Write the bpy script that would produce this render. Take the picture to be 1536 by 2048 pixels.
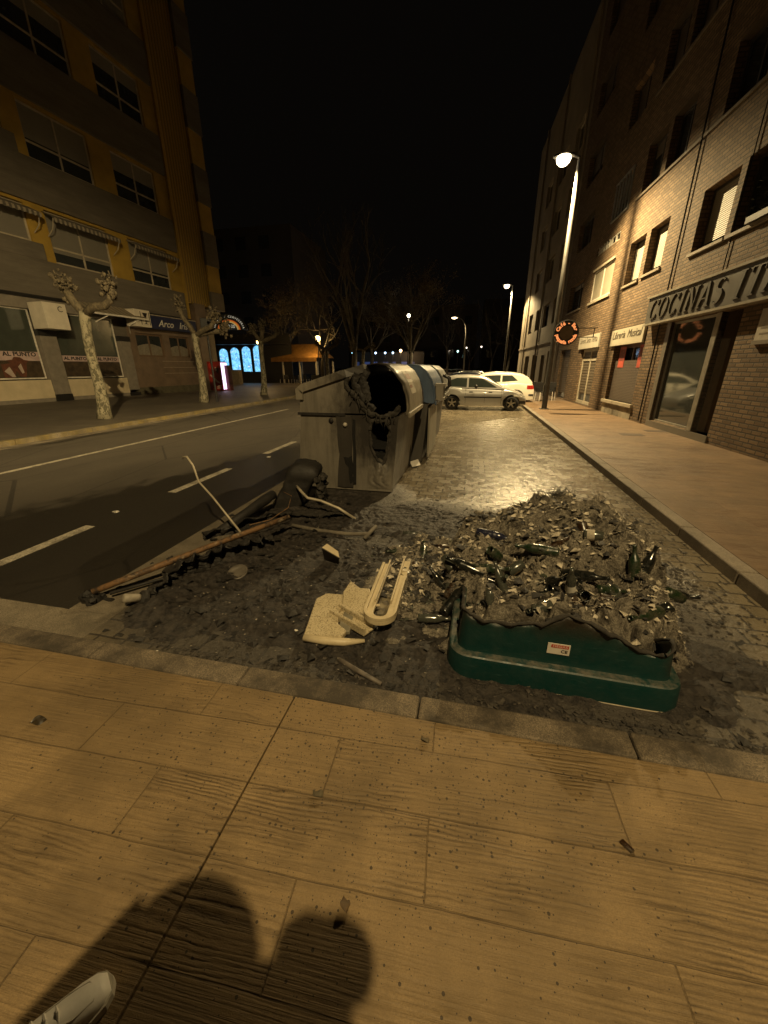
import bpy, bmesh, math, random
import numpy as np
from mathutils import Vector, Matrix, noise as mnoise
from mathutils.geometry import tessellate_polygon
random.seed(7); RNG = np.random.default_rng(7)
PI = math.pi; R = math.radians
for o in list(bpy.data.objects): bpy.data.objects.remove(o)
scene = bpy.context.scene
COL = scene.collection

# ------------------------------------------------------------------ camera, world, exposure
cam_d = bpy.data.cameras.new('camera'); cam = bpy.data.objects.new('camera', cam_d); COL.objects.link(cam)
cam_d.sensor_fit = 'HORIZONTAL'; cam_d.sensor_width = 36; cam_d.lens = 36*769/1536
cam_d.clip_start = 0.02; cam_d.clip_end = 2000
cam.location = (0, 0, 1.72); cam.rotation_euler = (R(90-20.597), 0, R(12.359))
scene.camera = cam
W = bpy.data.worlds.new('World'); scene.world = W; W.use_nodes = True
bg = W.node_tree.nodes['Background']; bg.inputs[0].default_value = (0.9, 0.72, 0.55, 1); bg.inputs[1].default_value = 0.0022
scene.view_settings.view_transform = 'Standard'; scene.view_settings.look = 'None'
scene.view_settings.exposure = 0; scene.view_settings.gamma = 1
scene.cycles.use_denoising = True
scene.cycles.max_bounces = 6
scene.cycles.diffuse_bounces = 2
scene.cycles.sample_clamp_indirect = 4
WARM = (1.0, 0.745, 0.36)

# ------------------------------------------------------------------ small helpers
def tag(o, label=None, cat=None, group=None, kind=None):
    if label: o['label'] = label
    if cat: o['category'] = cat
    if group: o['group'] = group
    if kind: o['kind'] = kind
    return o
def empty(name, loc=(0,0,0), rz=0, label=None, cat=None, group=None):
    o = bpy.data.objects.new(name, None); COL.objects.link(o); o.empty_display_size = .1
    o.location = loc; o.rotation_euler = (0,0,rz)
    return tag(o, label, cat, group)
def copy_tree(o, parent=None):
    c = o.copy(); COL.objects.link(c)
    if parent is not None: c.parent = parent
    for ch in list(o.children): copy_tree(ch, c)
    return c
class MB:
    def __init__(s): s.v=[]; s.f=[]; s.m=[]; s.cur=0
    def add(s, vs, fs):
        b=len(s.v); s.v.extend([tuple(v) for v in vs]); s.f.extend([tuple(b+i for i in f) for f in fs]); s.m.extend([s.cur]*len(fs)); return s
    def box(s, x0,x1,y0,y1,z0,z1, M=None):
        vs=[Vector((x,y,z)) for z in (z0,z1) for y in (y0,y1) for x in (x0,x1)]
        if M is not None: vs=[M@v for v in vs]
        return s.add(vs,[(0,2,3,1),(4,5,7,6),(0,1,5,4),(2,6,7,3),(0,4,6,2),(1,3,7,5)])
    def quad(s,a,b,c,d): return s.add([a,b,c,d],[(0,1,2,3)])
    def tube(s, pts, rad, n=8, caps=True, jit=0):
        pts=[Vector(p) for p in pts]; k=len(pts)
        if not hasattr(rad,'__len__'): rad=[rad]*k
        rings=[]; up=None
        for i,p in enumerate(pts):
            t=(pts[min(i+1,k-1)]-pts[max(i-1,0)]); 
            if t.length<1e-9: t=Vector((0,0,1))
            t.normalize()
            if up is None:
                up=Vector((0,0,1)) if abs(t.z)<.9 else Vector((1,0,0))
            a=t.cross(up)
            if a.length<1e-6: a=t.cross(Vector((0,1,0)))
            a.normalize(); b=a.cross(t).normalized(); up=b
            ring=[]
            for j in range(n):
                an=2*PI*j/n; r=rad[i]*(1+random.uniform(-jit,jit))
                ring.append(p+a*math.cos(an)*r+b*math.sin(an)*r)
            rings.append(ring)
        base=[v for r in rings for v in r]; fs=[]
        for i in range(k-1):
            for j in range(n):
                j2=(j+1)%n; fs.append((i*n+j,i*n+j2,(i+1)*n+j2,(i+1)*n+j))
        if caps:
            fs.append(tuple(range(n))); fs.append(tuple((k-1)*n+j for j in reversed(range(n))))
        return s.add(base,fs)
    def lathe(s, prof, n=20, M=None, caps=True):
        vs=[]; fs=[]; k=len(prof)
        for r,z in prof:
            for j in range(n):
                an=2*PI*j/n; v=Vector((r*math.cos(an),r*math.sin(an),z)); vs.append(M@v if M is not None else v)
        for i in range(k-1):
            for j in range(n):
                j2=(j+1)%n; fs.append((i*n+j,i*n+j2,(i+1)*n+j2,(i+1)*n+j))
        if caps:
            fs.append(tuple(reversed(range(n)))); fs.append(tuple((k-1)*n+j for j in range(n)))
        return s.add(vs,fs)
    def ball(s, c, r, n=8, jit=0, sc=(1,1,1)):
        vs=[];fs=[]; m=n//2+1
        for i in range(m+1):
            th=PI*i/m
            for j in range(n):
                an=2*PI*j/n; rr=r*(1+random.uniform(-jit,jit))
                vs.append((c[0]+rr*sc[0]*math.sin(th)*math.cos(an),c[1]+rr*sc[1]*math.sin(th)*math.sin(an),c[2]+rr*sc[2]*math.cos(th)))
        for i in range(m):
            for j in range(n):
                j2=(j+1)%n; fs.append((i*n+j,(i+1)*n+j,(i+1)*n+j2,i*n+j2))
        return s.add(vs,fs)
    def plate(s, outer, holes, fn, t0, t1, back=True):
        """flat polygon with holes; fn(u,v,t)->point; thickness from t0 to t1"""
        loops=[outer]+list(holes); flat=[p for l in loops for p in l]
        tris=tessellate_polygon([[Vector((p[0],p[1],0)) for p in l] for l in loops])
        n=len(flat); vs=[fn(p[0],p[1],t0) for p in flat]+[fn(p[0],p[1],t1) for p in flat]; fs=[]
        for a,b,c in tris: fs.append((a,b,c)); fs.append((n+c,n+b,n+a))
        k=0
        for l in loops:
            for i in range(len(l)):
                j=(i+1)%len(l); fs.append((k+i,k+j,n+k+j,n+k+i))
            k+=len(l)
        return s.add(vs,fs)
    def build(s, name, mat, parent=None, smooth=False, loc=None, bevel=0, fix=True):
        me=bpy.data.meshes.new(name); me.from_pydata(s.v,[],s.f); 
        for m in (mat if isinstance(mat,(list,tuple)) else [mat]): me.materials.append(m)
        if isinstance(mat,(list,tuple)): me.polygons.foreach_set('material_index', s.m)
        if fix:
            bm=bmesh.new(); bm.from_mesh(me); bmesh.ops.recalc_face_normals(bm, faces=bm.faces); bm.to_mesh(me); bm.free()
        if smooth:
            me.polygons.foreach_set('use_smooth',[True]*len(me.polygons))
        me.update(); o=bpy.data.objects.new(name,me); COL.objects.link(o)
        if parent is not None: o.parent=parent
        if loc is not None: o.location=loc
        if bevel:
            b=o.modifiers.new('bevel','BEVEL'); b.width=bevel; b.segments=2; b.limit_method='ANGLE'; b.angle_limit=R(40)
        return o
def text(body, name, mat, parent, M, size=.3, extrude=.004, shear=0, width=None, bold=0):
    cu=bpy.data.curves.new('lettering','FONT'); cu.body=body; cu.size=size; cu.extrude=extrude; cu.shear=shear
    cu.align_x='CENTER'; cu.align_y='CENTER'; cu.offset=bold; cu.resolution_u=3
    t=bpy.data.objects.new('lettering_source',cu); COL.objects.link(t)
    dg=bpy.context.evaluated_depsgraph_get(); me=bpy.data.meshes.new_from_object(t.evaluated_get(dg))
    bpy.data.objects.remove(t); bpy.data.curves.remove(cu)
    if width:
        xs=[v.co.x for v in me.vertices]; k=width/(max(xs)-min(xs))
        me.transform(Matrix.Diagonal((k,1,1,1)))
    me.transform(M); me.materials.clear(); me.materials.append(mat); me.name=name
    o=bpy.data.objects.new(name,me); COL.objects.link(o)
    if parent is not None: o.parent=parent
    return o

# fractal value noise on arrays
def vnoise(x,y,seed=0):
    xi=np.floor(x).astype(np.int64); yi=np.floor(y).astype(np.int64); fx=x-xi; fy=y-yi
    fx=fx*fx*(3-2*fx); fy=fy*fy*(3-2*fy)
    def h(a,b):
        n=(a*374761393+b*668265263+seed*1442695041)&0x7fffffff; n=((n^(n>>13))*1274126177)&0x7fffffff
        return ((n^(n>>16))&0xffff)/65535.
    return (h(xi,yi)*(1-fx)+h(xi+1,yi)*fx)*(1-fy)+(h(xi,yi+1)*(1-fx)+h(xi+1,yi+1)*fx)*fy
def fbm(x,y,o=4,seed=0,ridge=False):
    x=np.asarray(x,float); y=np.asarray(y,float); s=0; a=.5; tot=0
    for k in range(o):
        n=vnoise(x*2**k+17.3*k,y*2**k-9.1*k,seed+k)
        if ridge: n=1-abs(2*n-1)
        s=s+a*n; tot+=a; a*=.55
    return s/tot

# ------------------------------------------------------------------ materials
class NT:
    def __init__(s,name):
        m=bpy.data.materials.new(name); m.use_nodes=True; s.m=m; s.t=m.node_tree; s.b=s.t.nodes['Principled BSDF']
        s.tc=s.t.nodes.new('ShaderNodeTexCoord')
    def n(s,t,**kw):
        n=s.t.nodes.new(t)
        for k,v in kw.items():
            if k in n.inputs: s.set(n.inputs[k],v)
            else: setattr(n,k,v)
        return n
    def set(s,i,v):
        if isinstance(v,bpy.types.NodeSocket): s.t.links.new(v,i)
        elif isinstance(v,(tuple,list)) and len(v)==3 and i.type=='RGBA': i.default_value=(*v,1)
        else: i.default_value=v
    def math(s,op,a,b=0.,c=0.,clamp=False):
        n=s.t.nodes.new('ShaderNodeMath'); n.operation=op; n.use_clamp=clamp
        for i,v in enumerate((a,b,c)): s.set(n.inputs[i],v)
        return n.outputs[0]
    def obj(s): return s.tc.outputs['Object']
    def sep(s,v): n=s.n('ShaderNodeSeparateXYZ'); s.set(n.inputs[0],v); return n.outputs
    def comb(s,x=0.,y=0.,z=0.):
        n=s.n('ShaderNodeCombineXYZ')
        for i,v in enumerate((x,y,z)): s.set(n.inputs[i],v)
        return n.outputs[0]
    def mapv(s,v,scale=(1,1,1),rot=(0,0,0),loc=(0,0,0)):
        n=s.n('ShaderNodeMapping'); s.set(n.inputs[0],v); n.inputs['Scale'].default_value=scale; n.inputs['Rotation'].default_value=rot; n.inputs['Location'].default_value=loc; return n.outputs[0]
    def noise(s,v,scale=5.,detail=4.,rough=.55,dist=0.):
        n=s.n('ShaderNodeTexNoise',Scale=scale,Detail=detail,Roughness=rough,Distortion=dist); s.set(n.inputs['Vector'],v); return n.outputs['Fac']
    def voro(s,v,scale=5.,feature='F1',out='Distance',rnd=1.,dim='3D'):
        n=s.n('ShaderNodeTexVoronoi',feature=feature,voronoi_dimensions=dim); n.inputs['Scale'].default_value=scale; n.inputs['Randomness'].default_value=rnd; s.set(n.inputs['Vector'],v); return n.outputs[out]
    def ramp(s,f,stops):
        n=s.n('ShaderNodeValToRGB'); s.set(n.inputs[0],f); e=n.color_ramp.elements
        while len(e)<len(stops): e.new(.5)
        for k,(p,c) in enumerate(stops):
            e[k].position=p; e[k].color=(c,c,c,1) if not hasattr(c,'__len__') else (*c,1)
        return n.outputs[0]
    def mix(s,f,a,b,mode='MIX'):
        n=s.t.nodes.new('ShaderNodeMix'); n.data_type='RGBA'; n.blend_type=mode
        s.set(n.inputs[0],f); s.set(n.inputs[6],a); s.set(n.inputs[7],b); return n.outputs[2]
    def sstep(s,v,a,b):
        n=s.n('ShaderNodeMapRange',interpolation_type='SMOOTHSTEP'); s.set(n.inputs[0],v); n.inputs[1].default_value=a; n.inputs[2].default_value=b; return n.outputs[0]
    def bump(s,h,strength=.5,dist=.01,prev=None):
        n=s.n('ShaderNodeBump'); n.inputs['Strength'].default_value=strength; n.inputs['Distance'].default_value=dist; s.set(n.inputs['Height'],h)
        if prev is not None: s.set(n.inputs['Normal'],prev)
        return n.outputs[0]
    def fin(s,col=None,rough=None,normal=None,metal=None,spec=None,emis=None,estr=None,trans=None,alpha=None,coat=None):
        b=s.b
        for k,v in (('Base Color',col),('Roughness',rough),('Normal',normal),('Metallic',metal),('Specular IOR Level',spec),('Emission Color',emis),('Emission Strength',estr),('Transmission Weight',trans),('Alpha',alpha),('Coat Weight',coat)):
            if v is not None: s.set(b.inputs[k],v)
        return s.m
def plain(name,col,rough=.6,var=.25,scale=6,bump=.15,bscale=60,metal=0,spec=.5,coat=0,dirt=0.):
    """procedural: base colour with mottling, roughness variation and fine bump"""
    n=NT(name); o=n.obj(); f=n.noise(o,scale,5,.6); c=Vector(col)
    cc=n.mix(n.ramp(f,[(.3,0.),(.7,1.)]),tuple(c*(1-var)),tuple(c*(1+var*.6)))
    if dirt: cc=n.mix(n.math('MULTIPLY',n.ramp(n.noise(o,scale*.4,6,.7),[(.45,0.),(.65,1.)]),dirt),cc,(.012,.010,.008))
    rr=n.math('ADD',n.math('MULTIPLY',n.noise(o,scale*2.3,4),.3),rough-.15)
    return n.fin(cc,rr,n.bump(n.noise(o,bscale,4),bump,.004),metal,spec,coat=coat)
def glow(name,col,strength,base=(.1,.1,.1)):
    n=NT(name); return n.fin(base,.5,emis=col,estr=float(strength))
def glass(name,col=(.02,.022,.022),rough=.04):
    n=NT(name); o=n.obj(); return n.fin(n.mix(n.noise(o,3,4),col,tuple(x*1.8 for x in col)),n.math('ADD',n.math('MULTIPLY',n.noise(o,4,5),.08),rough),spec=.8)
M={}
def brick(name,c1,c2,mort,bw,rh,ms,axes='xz',bump=.6,rough=.8,soot=False,rot=0,spec=.4,dirtamt=.35):
    n=NT(name); o=n.obj(); s=n.sep(o); v=n.comb(s[0],s[2] if axes=='xz' else s[1],0.)
    if axes=='xyz': v=n.comb(n.math('ADD',s[0],s[1]),s[2],0.)
    if rot: v=n.mapv(v,rot=(0,0,rot))
    wob=n.noise(o,9,3); v2=n.n('ShaderNodeVectorMath',operation='ADD'); n.set(v2.inputs[0],v)
    k=n.math('MULTIPLY',n.math('SUBTRACT',wob,.5),ms*1.6); n.set(v2.inputs[1],n.comb(k,k,0.))
    t=n.n('ShaderNodeTexBrick',offset=.5); n.set(t.inputs['Vector'],v2.outputs[0])
    for a,b in (('Scale',1.),('Brick Width',bw),('Row Height',rh),('Mortar Size',ms),('Mortar Smooth',.25),('Bias',0.)): t.inputs[a].default_value=b
    n.set(t.inputs['Color1'],(0,0,0)); n.set(t.inputs['Color2'],(1,1,1)); n.set(t.inputs['Mortar'],(.5,.5,.5))
    mm=t.outputs['Fac']; rnd=t.outputs['Color']
    col=n.mix(rnd,c1,c2); col=n.mix(n.math('MULTIPLY',n.noise(o,35,5,.7),.7),col,tuple(x*.55 for x in c1)); col=n.mix(mm,col,mort)
    col=n.mix(n.math('MULTIPLY',n.ramp(n.noise(o,.7,5,.6),[(.4,0.),(.7,1.)]),dirtamt),col,tuple(x*.4 for x in c1))
    h=n.math('ADD',n.math('MULTIPLY',n.math('SUBTRACT',1.,mm),.8),n.math('ADD',n.math('MULTIPLY',n.sep(rnd)[0],.25),n.math('MULTIPLY',n.noise(o,70,4),.35)))
    return n,o,s,col,mm,h,rnd,rough,bump,spec
def brickmat(*a,**k):
    n,o,s,col,mm,h,rnd,rough,bump,spec=brick(*a,**k)
    return n.fin(col,rough,n.bump(h,bump,.012),spec=spec)

# ---- ground materials
def plankmat(name, base, dark, rot, loc, spots=1.0, grain=1.0, rough=.62, L=1.14, H=.265, across=False, spec=.4):
    n=NT(name); o=n.obj(); v=n.mapv(o,rot=(0,0,rot),loc=loc)
    if across: v=n.mapv(v,rot=(0,0,PI/2))
    t=n.n('ShaderNodeTexBrick',offset=.37,offset_frequency=2)
    wv=n.n('ShaderNodeVectorMath',operation='ADD'); n.set(wv.inputs[0],v); wob=n.math('MULTIPLY',n.math('SUBTRACT',n.noise(v,2.5,3),.5),.018); n.set(wv.inputs[1],n.comb(wob,wob,0.))
    n.set(t.inputs['Vector'],wv.outputs[0])
    for a,b in (('Scale',1.),('Brick Width',L),('Row Height',H),('Mortar Size',.0032),('Mortar Smooth',.6),('Bias',0.)): t.inputs[a].default_value=b
    n.set(t.inputs['Color1'],(0,0,0)); n.set(t.inputs['Color2'],(1,1,1)); n.set(t.inputs['Mortar'],(.5,.5,.5))
    rnd=n.sep(t.outputs['Color'])[0]; joint=t.outputs['Fac']; s=n.sep(v)
    # wood grain: distorted contour lines of a stretched noise field, new on each plank
    gv=n.comb(n.math('ADD',n.math('MULTIPLY',s[0],.8),n.math('MULTIPLY',rnd,37.)),n.math('MULTIPLY',s[1],5.0),n.math('MULTIPLY',rnd,11.))
    field=n.noise(gv,.9,2,.45,.2); fine=n.noise(n.comb(n.math('MULTIPLY',s[0],3.),n.math('MULTIPLY',s[1],60.),rnd),1.,4,.6)
    warp=n.noise(n.comb(n.math('MULTIPLY',s[0],7.),n.math('MULTIPLY',s[1],14.),rnd),1.,4,.6)
    phase=n.math('ADD',n.math('MULTIPLY',s[1],330.),n.math('ADD',n.math('MULTIPLY',field,58.),n.math('MULTIPLY',warp,9.)))
    rings=n.math('SINE',phase)
    rings=n.math('ADD',n.math('MULTIPLY',rings,.5),.5)
    rings=n.math('POWER',rings,.45)
    wear=n.ramp(n.noise(n.mapv(o,scale=(.6,1.3,1)),2.6,6,.68),[(.36,.10),(.56,1.)])      # where the print is worn off
    hairs=n.ramp(n.noise(n.comb(n.math('ADD',n.math('MULTIPLY',s[0],2.2),n.math('MULTIPLY',rnd,9.)),n.math('MULTIPLY',s[1],95.),rnd),1.,5,.65,.4),[(.40,1.),(.56,0.)])
    amp=n.math('MULTIPLY',n.sstep(n.math('FRACT',n.math('MULTIPLY',rnd,7.3)),.15,.75),n.sstep(n.noise(n.comb(n.math('MULTIPLY',s[0],1.5),n.math('MULTIPLY',s[1],4.),rnd),1.5,4,.6),.35,.6))
    line=n.math('MULTIPLY',n.math('ADD',n.math('MULTIPLY',n.math('SUBTRACT',1.,rings),amp),n.math('MULTIPLY',hairs,.40)),wear)
    blot=n.ramp(n.noise(o,1.4,7,.7),[(.36,0.),(.66,1.)])
    col=n.mix(blot,base,tuple(x*.52 for x in base)); col=n.mix(n.math('MULTIPLY',rnd,.35),col,tuple(x*.6 for x in base))
    col=n.mix(n.math('MULTIPLY',n.ramp(n.noise(o,240,3,.7),[(.42,0.),(.66,1.)]),.6),col,tuple(x*.42 for x in base))
    col=n.mix(n.math('MULTIPLY',line,.60*grain),col,dark)
    col=n.mix(n.math('MULTIPLY',n.ramp(n.noise(o,2.7,6,.75),[(.52,0.),(.68,1.)]),.65),col,tuple(x*.45 for x in base))
    col=n.mix(n.math('MULTIPLY',joint,n.math('ADD',.05,n.math('MULTIPLY',n.noise(o,3,4,.6),.60))),col,dark)
    if spots:
        d1=n.voro(o,42.,dim='2D'); d2=n.voro(o,95.,dim='2D'); r1=n.sep(n.voro(o,42.,out='Color',dim='2D'))[0]
        a=n.math('MULTIPLY',n.math('LESS_THAN',d1,n.math('MULTIPLY',n.math('SUBTRACT',r1,.60),.55)),1.)
        b=n.math('LESS_THAN',d2,n.math('MULTIPLY',n.math('SUBTRACT',n.sep(n.voro(o,95.,out='Color',dim='2D'))[1],.55),.5))
        ox=n.sep(o); dx=n.math('ADD',ox[0],.45); dy=n.math('SUBTRACT',ox[1],1.35)
        dd=n.math('SQRT',n.math('ADD',n.math('MULTIPLY',n.math('MULTIPLY',dx,dx),.35),n.math('MULTIPLY',dy,dy)))
        dens=n.math('SUBTRACT',1.,n.sstep(dd,.15,1.15)); dens=n.math('ADD',n.math('MULTIPLY',dens,n.math('ADD',.35,n.noise(o,2.2,4,.6))),.05)
        cl=n.math('LESS_THAN',n.sep(n.voro(o,42.,out='Color',dim='2D'))[2],n.math('MULTIPLY',dens,spots*1.1)); cl2=n.math('LESS_THAN',n.sep(n.voro(o,95.,out='Color',dim='2D'))[2],n.math('MULTIPLY',dens,spots))
        sp=n.math('MAXIMUM',n.math('MULTIPLY',a,cl),n.math('MULTIPLY',b,cl2))
        col=n.mix(n.math('MULTIPLY',sp,.85),col,(.025,.017,.010))
    h=n.math('ADD',n.math('MULTIPLY',line,-1.*grain),n.math('ADD',n.math('MULTIPLY',joint,-1.6),n.math('ADD',n.math('MULTIPLY',fine,.35),n.math('MULTIPLY',n.noise(o,300,2),.25))))
    return n.fin(col,n.math('ADD',n.math('MULTIPLY',n.noise(o,6,4),.25),rough-.12),n.bump(h,.75,.006),spec=spec)
M['plank_near']=plankmat('stamped_concrete_beige',(.30,.205,.098),(.055,.034,.015),R(-2.3),(0,.083,0))
M['plank_side']=plankmat('stamped_concrete_red',(.25,.165,.092),(.075,.028,.012),0,(.2,.02,0),spots=0,grain=1.2,L=1.1,H=.27,rough=.55)
def kerbmat(name,base,dirt=.5,yellow=False):
    n=NT(name); o=n.obj(); f=n.noise(o,160,3,.75); g=n.noise(o,45,4,.7)
    col=n.mix(n.ramp(f,[(.38,0.),(.62,1.)]),tuple(x*.35 for x in base),tuple(x*1.35 for x in base)); col=n.mix(n.math('MULTIPLY',g,.5),col,tuple(x*.5 for x in base))
    if yellow: col=n.mix(n.ramp(n.noise(o,2.2,6,.7),[(.40,0.),(.58,.7)]),col,(.25,.18,.035))
    col=n.mix(n.math('MULTIPLY',n.ramp(n.noise(o,1.8,7,.75),[(.38,0.),(.60,1.)]),dirt),col,tuple(x*.16 for x in base))
    s=n.sep(o); return n.fin(col,.8,n.bump(n.math('ADD',f,n.math('MULTIPLY',n.noise(o,12,4),1.5)),.55,.008))
M['kerb']=kerbmat('aggregate_kerb',(.235,.185,.125),.95); M['kerb_side']=kerbmat('aggregate_kerb_side',(.30,.25,.19),.45); M['kerb_yellow']=kerbmat('yellow_painted_kerb',(.3,.25,.17),.55,True)
M['gutter']=kerbmat('gutter_concrete',(.26,.215,.15),.6)
def soot_mask(n,o):
    ox=n.sep(o)
    def ell(cx,cy,rx,ry):
        a=n.math('DIVIDE',n.math('SUBTRACT',ox[0],cx),rx); b=n.math('DIVIDE',n.math('SUBTRACT',ox[1],cy),ry)
        return n.math('SQRT',n.math('ADD',n.math('MULTIPLY',a,a),n.math('MULTIPLY',b,b)))
    d=n.math('MINIMUM',ell(-1.2,2.75,1.9,1.45),ell(.6,2.9,1.45,1.9)); d=n.math('MINIMUM',d,ell(-.5,4.2,1.2,.9)); d=n.math('MINIMUM',d,ell(-1.7,5.0,1.0,.9))
    d=n.math('ADD',d,n.math('MULTIPLY',n.math('SUBTRACT',n.noise(o,2.6,6,.7),.5),.75))
    return n.math('SUBTRACT',1.,n.sstep(d,.72,1.2))
def parking():
    n,o,s,col,mm,h,rnd,_,_,_=brick('brick_paving_wet',(.185,.152,.10),(.30,.25,.17),(.040,.034,.027),.215,.17,.009,'xy')
    m=soot_mask(n,o)
    big=n.ramp(n.noise(o,.55,5,.6),[(.35,0.),(.65,1.)])
    col=n.mix(n.math('MULTIPLY',big,.35),col,(.06,.05,.04))
    col=n.mix(n.math('MULTIPLY',m,.88),col,n.mix(n.noise(o,14,6,.75),(.006,.005,.004),(.055,.045,.036)))
    speck=n.ramp(n.noise(o,55,5,.8),[(.62,0.),(.68,1.)]); col=n.mix(n.math('MULTIPLY',n.math('MULTIPLY',speck,m),.4),col,(.22,.19,.15))
    rough=n.math('ADD',n.math('ADD',n.math('MULTIPLY',n.noise(o,8,5,.65),.32),.05),n.math('ADD',n.math('MULTIPLY',m,.35),n.math('MULTIPLY',n.sep(rnd)[0],.10)))
    # each stone lies at its own slight tilt
    hh=n.math('ADD',h,n.math('ADD',n.math('MULTIPLY',n.noise(o,5.5,3),1.1),n.math('MULTIPLY',n.noise(o,24,4),.6)))
    hh=n.math('ADD',hh,n.math('MULTIPLY',n.math('MULTIPLY',n.noise(o,30,6,.7),m),2.2))
    return n.fin(col,rough,n.bump(hh,.8,.010),spec=.7)
M['paving']=parking()
def asphalt():
    n=NT('worn_asphalt'); o=n.obj(); s=n.sep(o); f=n.noise(o,220,2,.7)
    col=n.mix(n.ramp(f,[(.3,0.),(.75,1.)]),(.055,.046,.034),(.125,.105,.079)); col=n.mix(n.math('MULTIPLY',n.noise(o,.5,5),.5),col,(.05,.042,.032))
    # water from the fire hoses: x > about -5 near the bins, an uneven edge
    edge=n.math('ADD',s[0],n.math('ADD',n.math('MULTIPLY',n.math('SUBTRACT',n.noise(n.mapv(o,scale=(1,.5,1)),1.1,6,.66),.5),2.6),n.math('MULTIPLY',s[1],-.30)))
    wet=n.sstep(edge,-6.75,-6.35); far=n.math('SUBTRACT',1.,n.sstep(s[1],8.5,10.5)); wet=n.math('MULTIPLY',wet,far)
    streak=n.ramp(n.noise(n.mapv(o,scale=(.8,.16,1)),1.6,5,.6),[(.58,0.),(.63,1.)]); wet2=n.math('MULTIPLY',streak,n.sstep(s[0],-9.0,-9.6))
    w=n.math('MAXIMUM',wet,n.math('MULTIPLY',wet2,.8))
    col=n.mix(n.math('MULTIPLY',n.ramp(n.noise(n.mapv(o,scale=(1,.35,1)),.9,6,.7),[(.45,0.),(.62,1.)]),.45),col,(.035,.029,.022)); crk=n.math('LESS_THAN',n.voro(n.n('ShaderNodeVectorMath',operation='ADD').outputs[0] if False else n.mapv(o,scale=(1,.45,1)),.55,'DISTANCE_TO_EDGE'),.006); col=n.mix(n.math('MULTIPLY',crk,.7),col,(.02,.017,.013))
    col=n.mix(n.math('MULTIPLY',w,.8),col,(.009,.0075,.006))
    rough=n.math('ADD',n.math('MULTIPLY',w,-.28),n.math('ADD',n.math('MULTIPLY',n.noise(o,30,4),.2),.68))
    return n.fin(col,rough,n.bump(n.math('ADD',f,n.math('MULTIPLY',n.noise(o,60,3),.6)),.5,.006))
M['asphalt']=asphalt()
M['paint']=None
def paintmat():
    n=NT('worn_road_paint'); o=n.obj(); f=n.noise(o,90,4,.75)
    col=n.mix(n.ramp(f,[(.36,0.),(.52,1.)]),(.06,.05,.04),(.50,.45,.35)); col=n.mix(n.math('MULTIPLY',n.ramp(n.noise(o,5,6,.75),[(.45,0.),(.62,1.)]),.7),col,(.08,.068,.05)); return n.fin(col,.6,n.bump(f,.4,.004))
M['paint']=paintmat()
def slabs():
    n,o,s,col,mm,h,rnd,_,_,_=brick('far_pavement_slabs',(.12,.10,.075),(.17,.145,.105),(.05,.04,.03),.6,.4,.012,'xy')
    col=n.mix(n.ramp(n.noise(o,.45,6,.65),[(.4,0.),(.7,.7)]),col,(.045,.038,.03)); return n.fin(col,.6,n.bump(h,.35,.008))
M['slabs']=slabs()
M['earth']=plain('far_ground',(.05,.042,.032),.8)

# ------------------------------------------------------------------ setting
def sheet(name,x0,x1,y0,y1,z,mat,kind='structure'):
    m=MB(); m.quad((x0,y0,z),(x1,y0,z),(x1,y1,z),(x0,y1,z)); return tag(m.build(name,mat),kind=kind)
sheet('ground',-400,400,-200,700,-.03,M['earth'])
sheet('road',-10.6,-2.83,-30,75,0,M['asphalt'])
sheet('cross_street',-60,60,46,62,.004,M['asphalt'])
sheet('parking_lane',-2.46,2.30,1.5,45,.004,M['paving'])
m=MB(); m.box(-2.86,-2.45,1.9,45,-.02,.012); m.box(-12,-2.45,1.53,1.9,-.02,.011); m.build('gutter',M['gutter'],bevel=.006)['kind']='structure'
# near pavement in two pours with an open joint between
def slab(name,x0,x1,y0,y1,mat):
    m=MB(); m.box(x0,x1,y0,y1,-.02,.12); return tag(m.build(name,mat,bevel=.004),kind='structure')
slab('pavement',-12,-.785,-12,1.40,M['plank_near']); slab('pavement',-.778,12,-12,1.40,M['plank_near'])
slab('side_pavement',2.452,5.6,1.41,34,M['plank_side'])
slab('far_pavement',-40,-10.6,-30,60,M['slabs'])
m=MB(); x=-11.9
while x<2.3:
    w=.98; m.box(x,min(x+w-.006,2.3),1.404,1.545,-.02,.123); x+=w
m.build('kerb',M['kerb'],bevel=.014)['kind']='structure'
m=MB(); y=1.41
while y<34:
    m.box(2.295,2.448,y,y+.992,-.02,.123); y+=1.0
m.build('side_kerb',M['kerb_side'],bevel=.014)['kind']='structure'
m=MB(); y=-20
while y<55:
    m.box(-10.6,-10.42,y,y+.99,-.02,.125); y+=1.0
m.build('yellow_kerb',M['kerb_yellow'],bevel=.012)['kind']='structure'
m=MB(); m.box(-10.42,-10.15,-20,55,-.02,.010); m.build('far_gutter',M['gutter'])['kind']='structure'
m=MB(); 
m.box(-7.93,-7.82,-12,16.2,-.01,.004); m.box(-7.93,-7.82,19,44,-.01,.004)
y=1.83-2.77*3
while y<40: m.box(-4.27,-4.14,y,y+1.46,-.01,.004); y+=2.77
m.build('road_marking',M['paint'])['kind']='structure'

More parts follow.
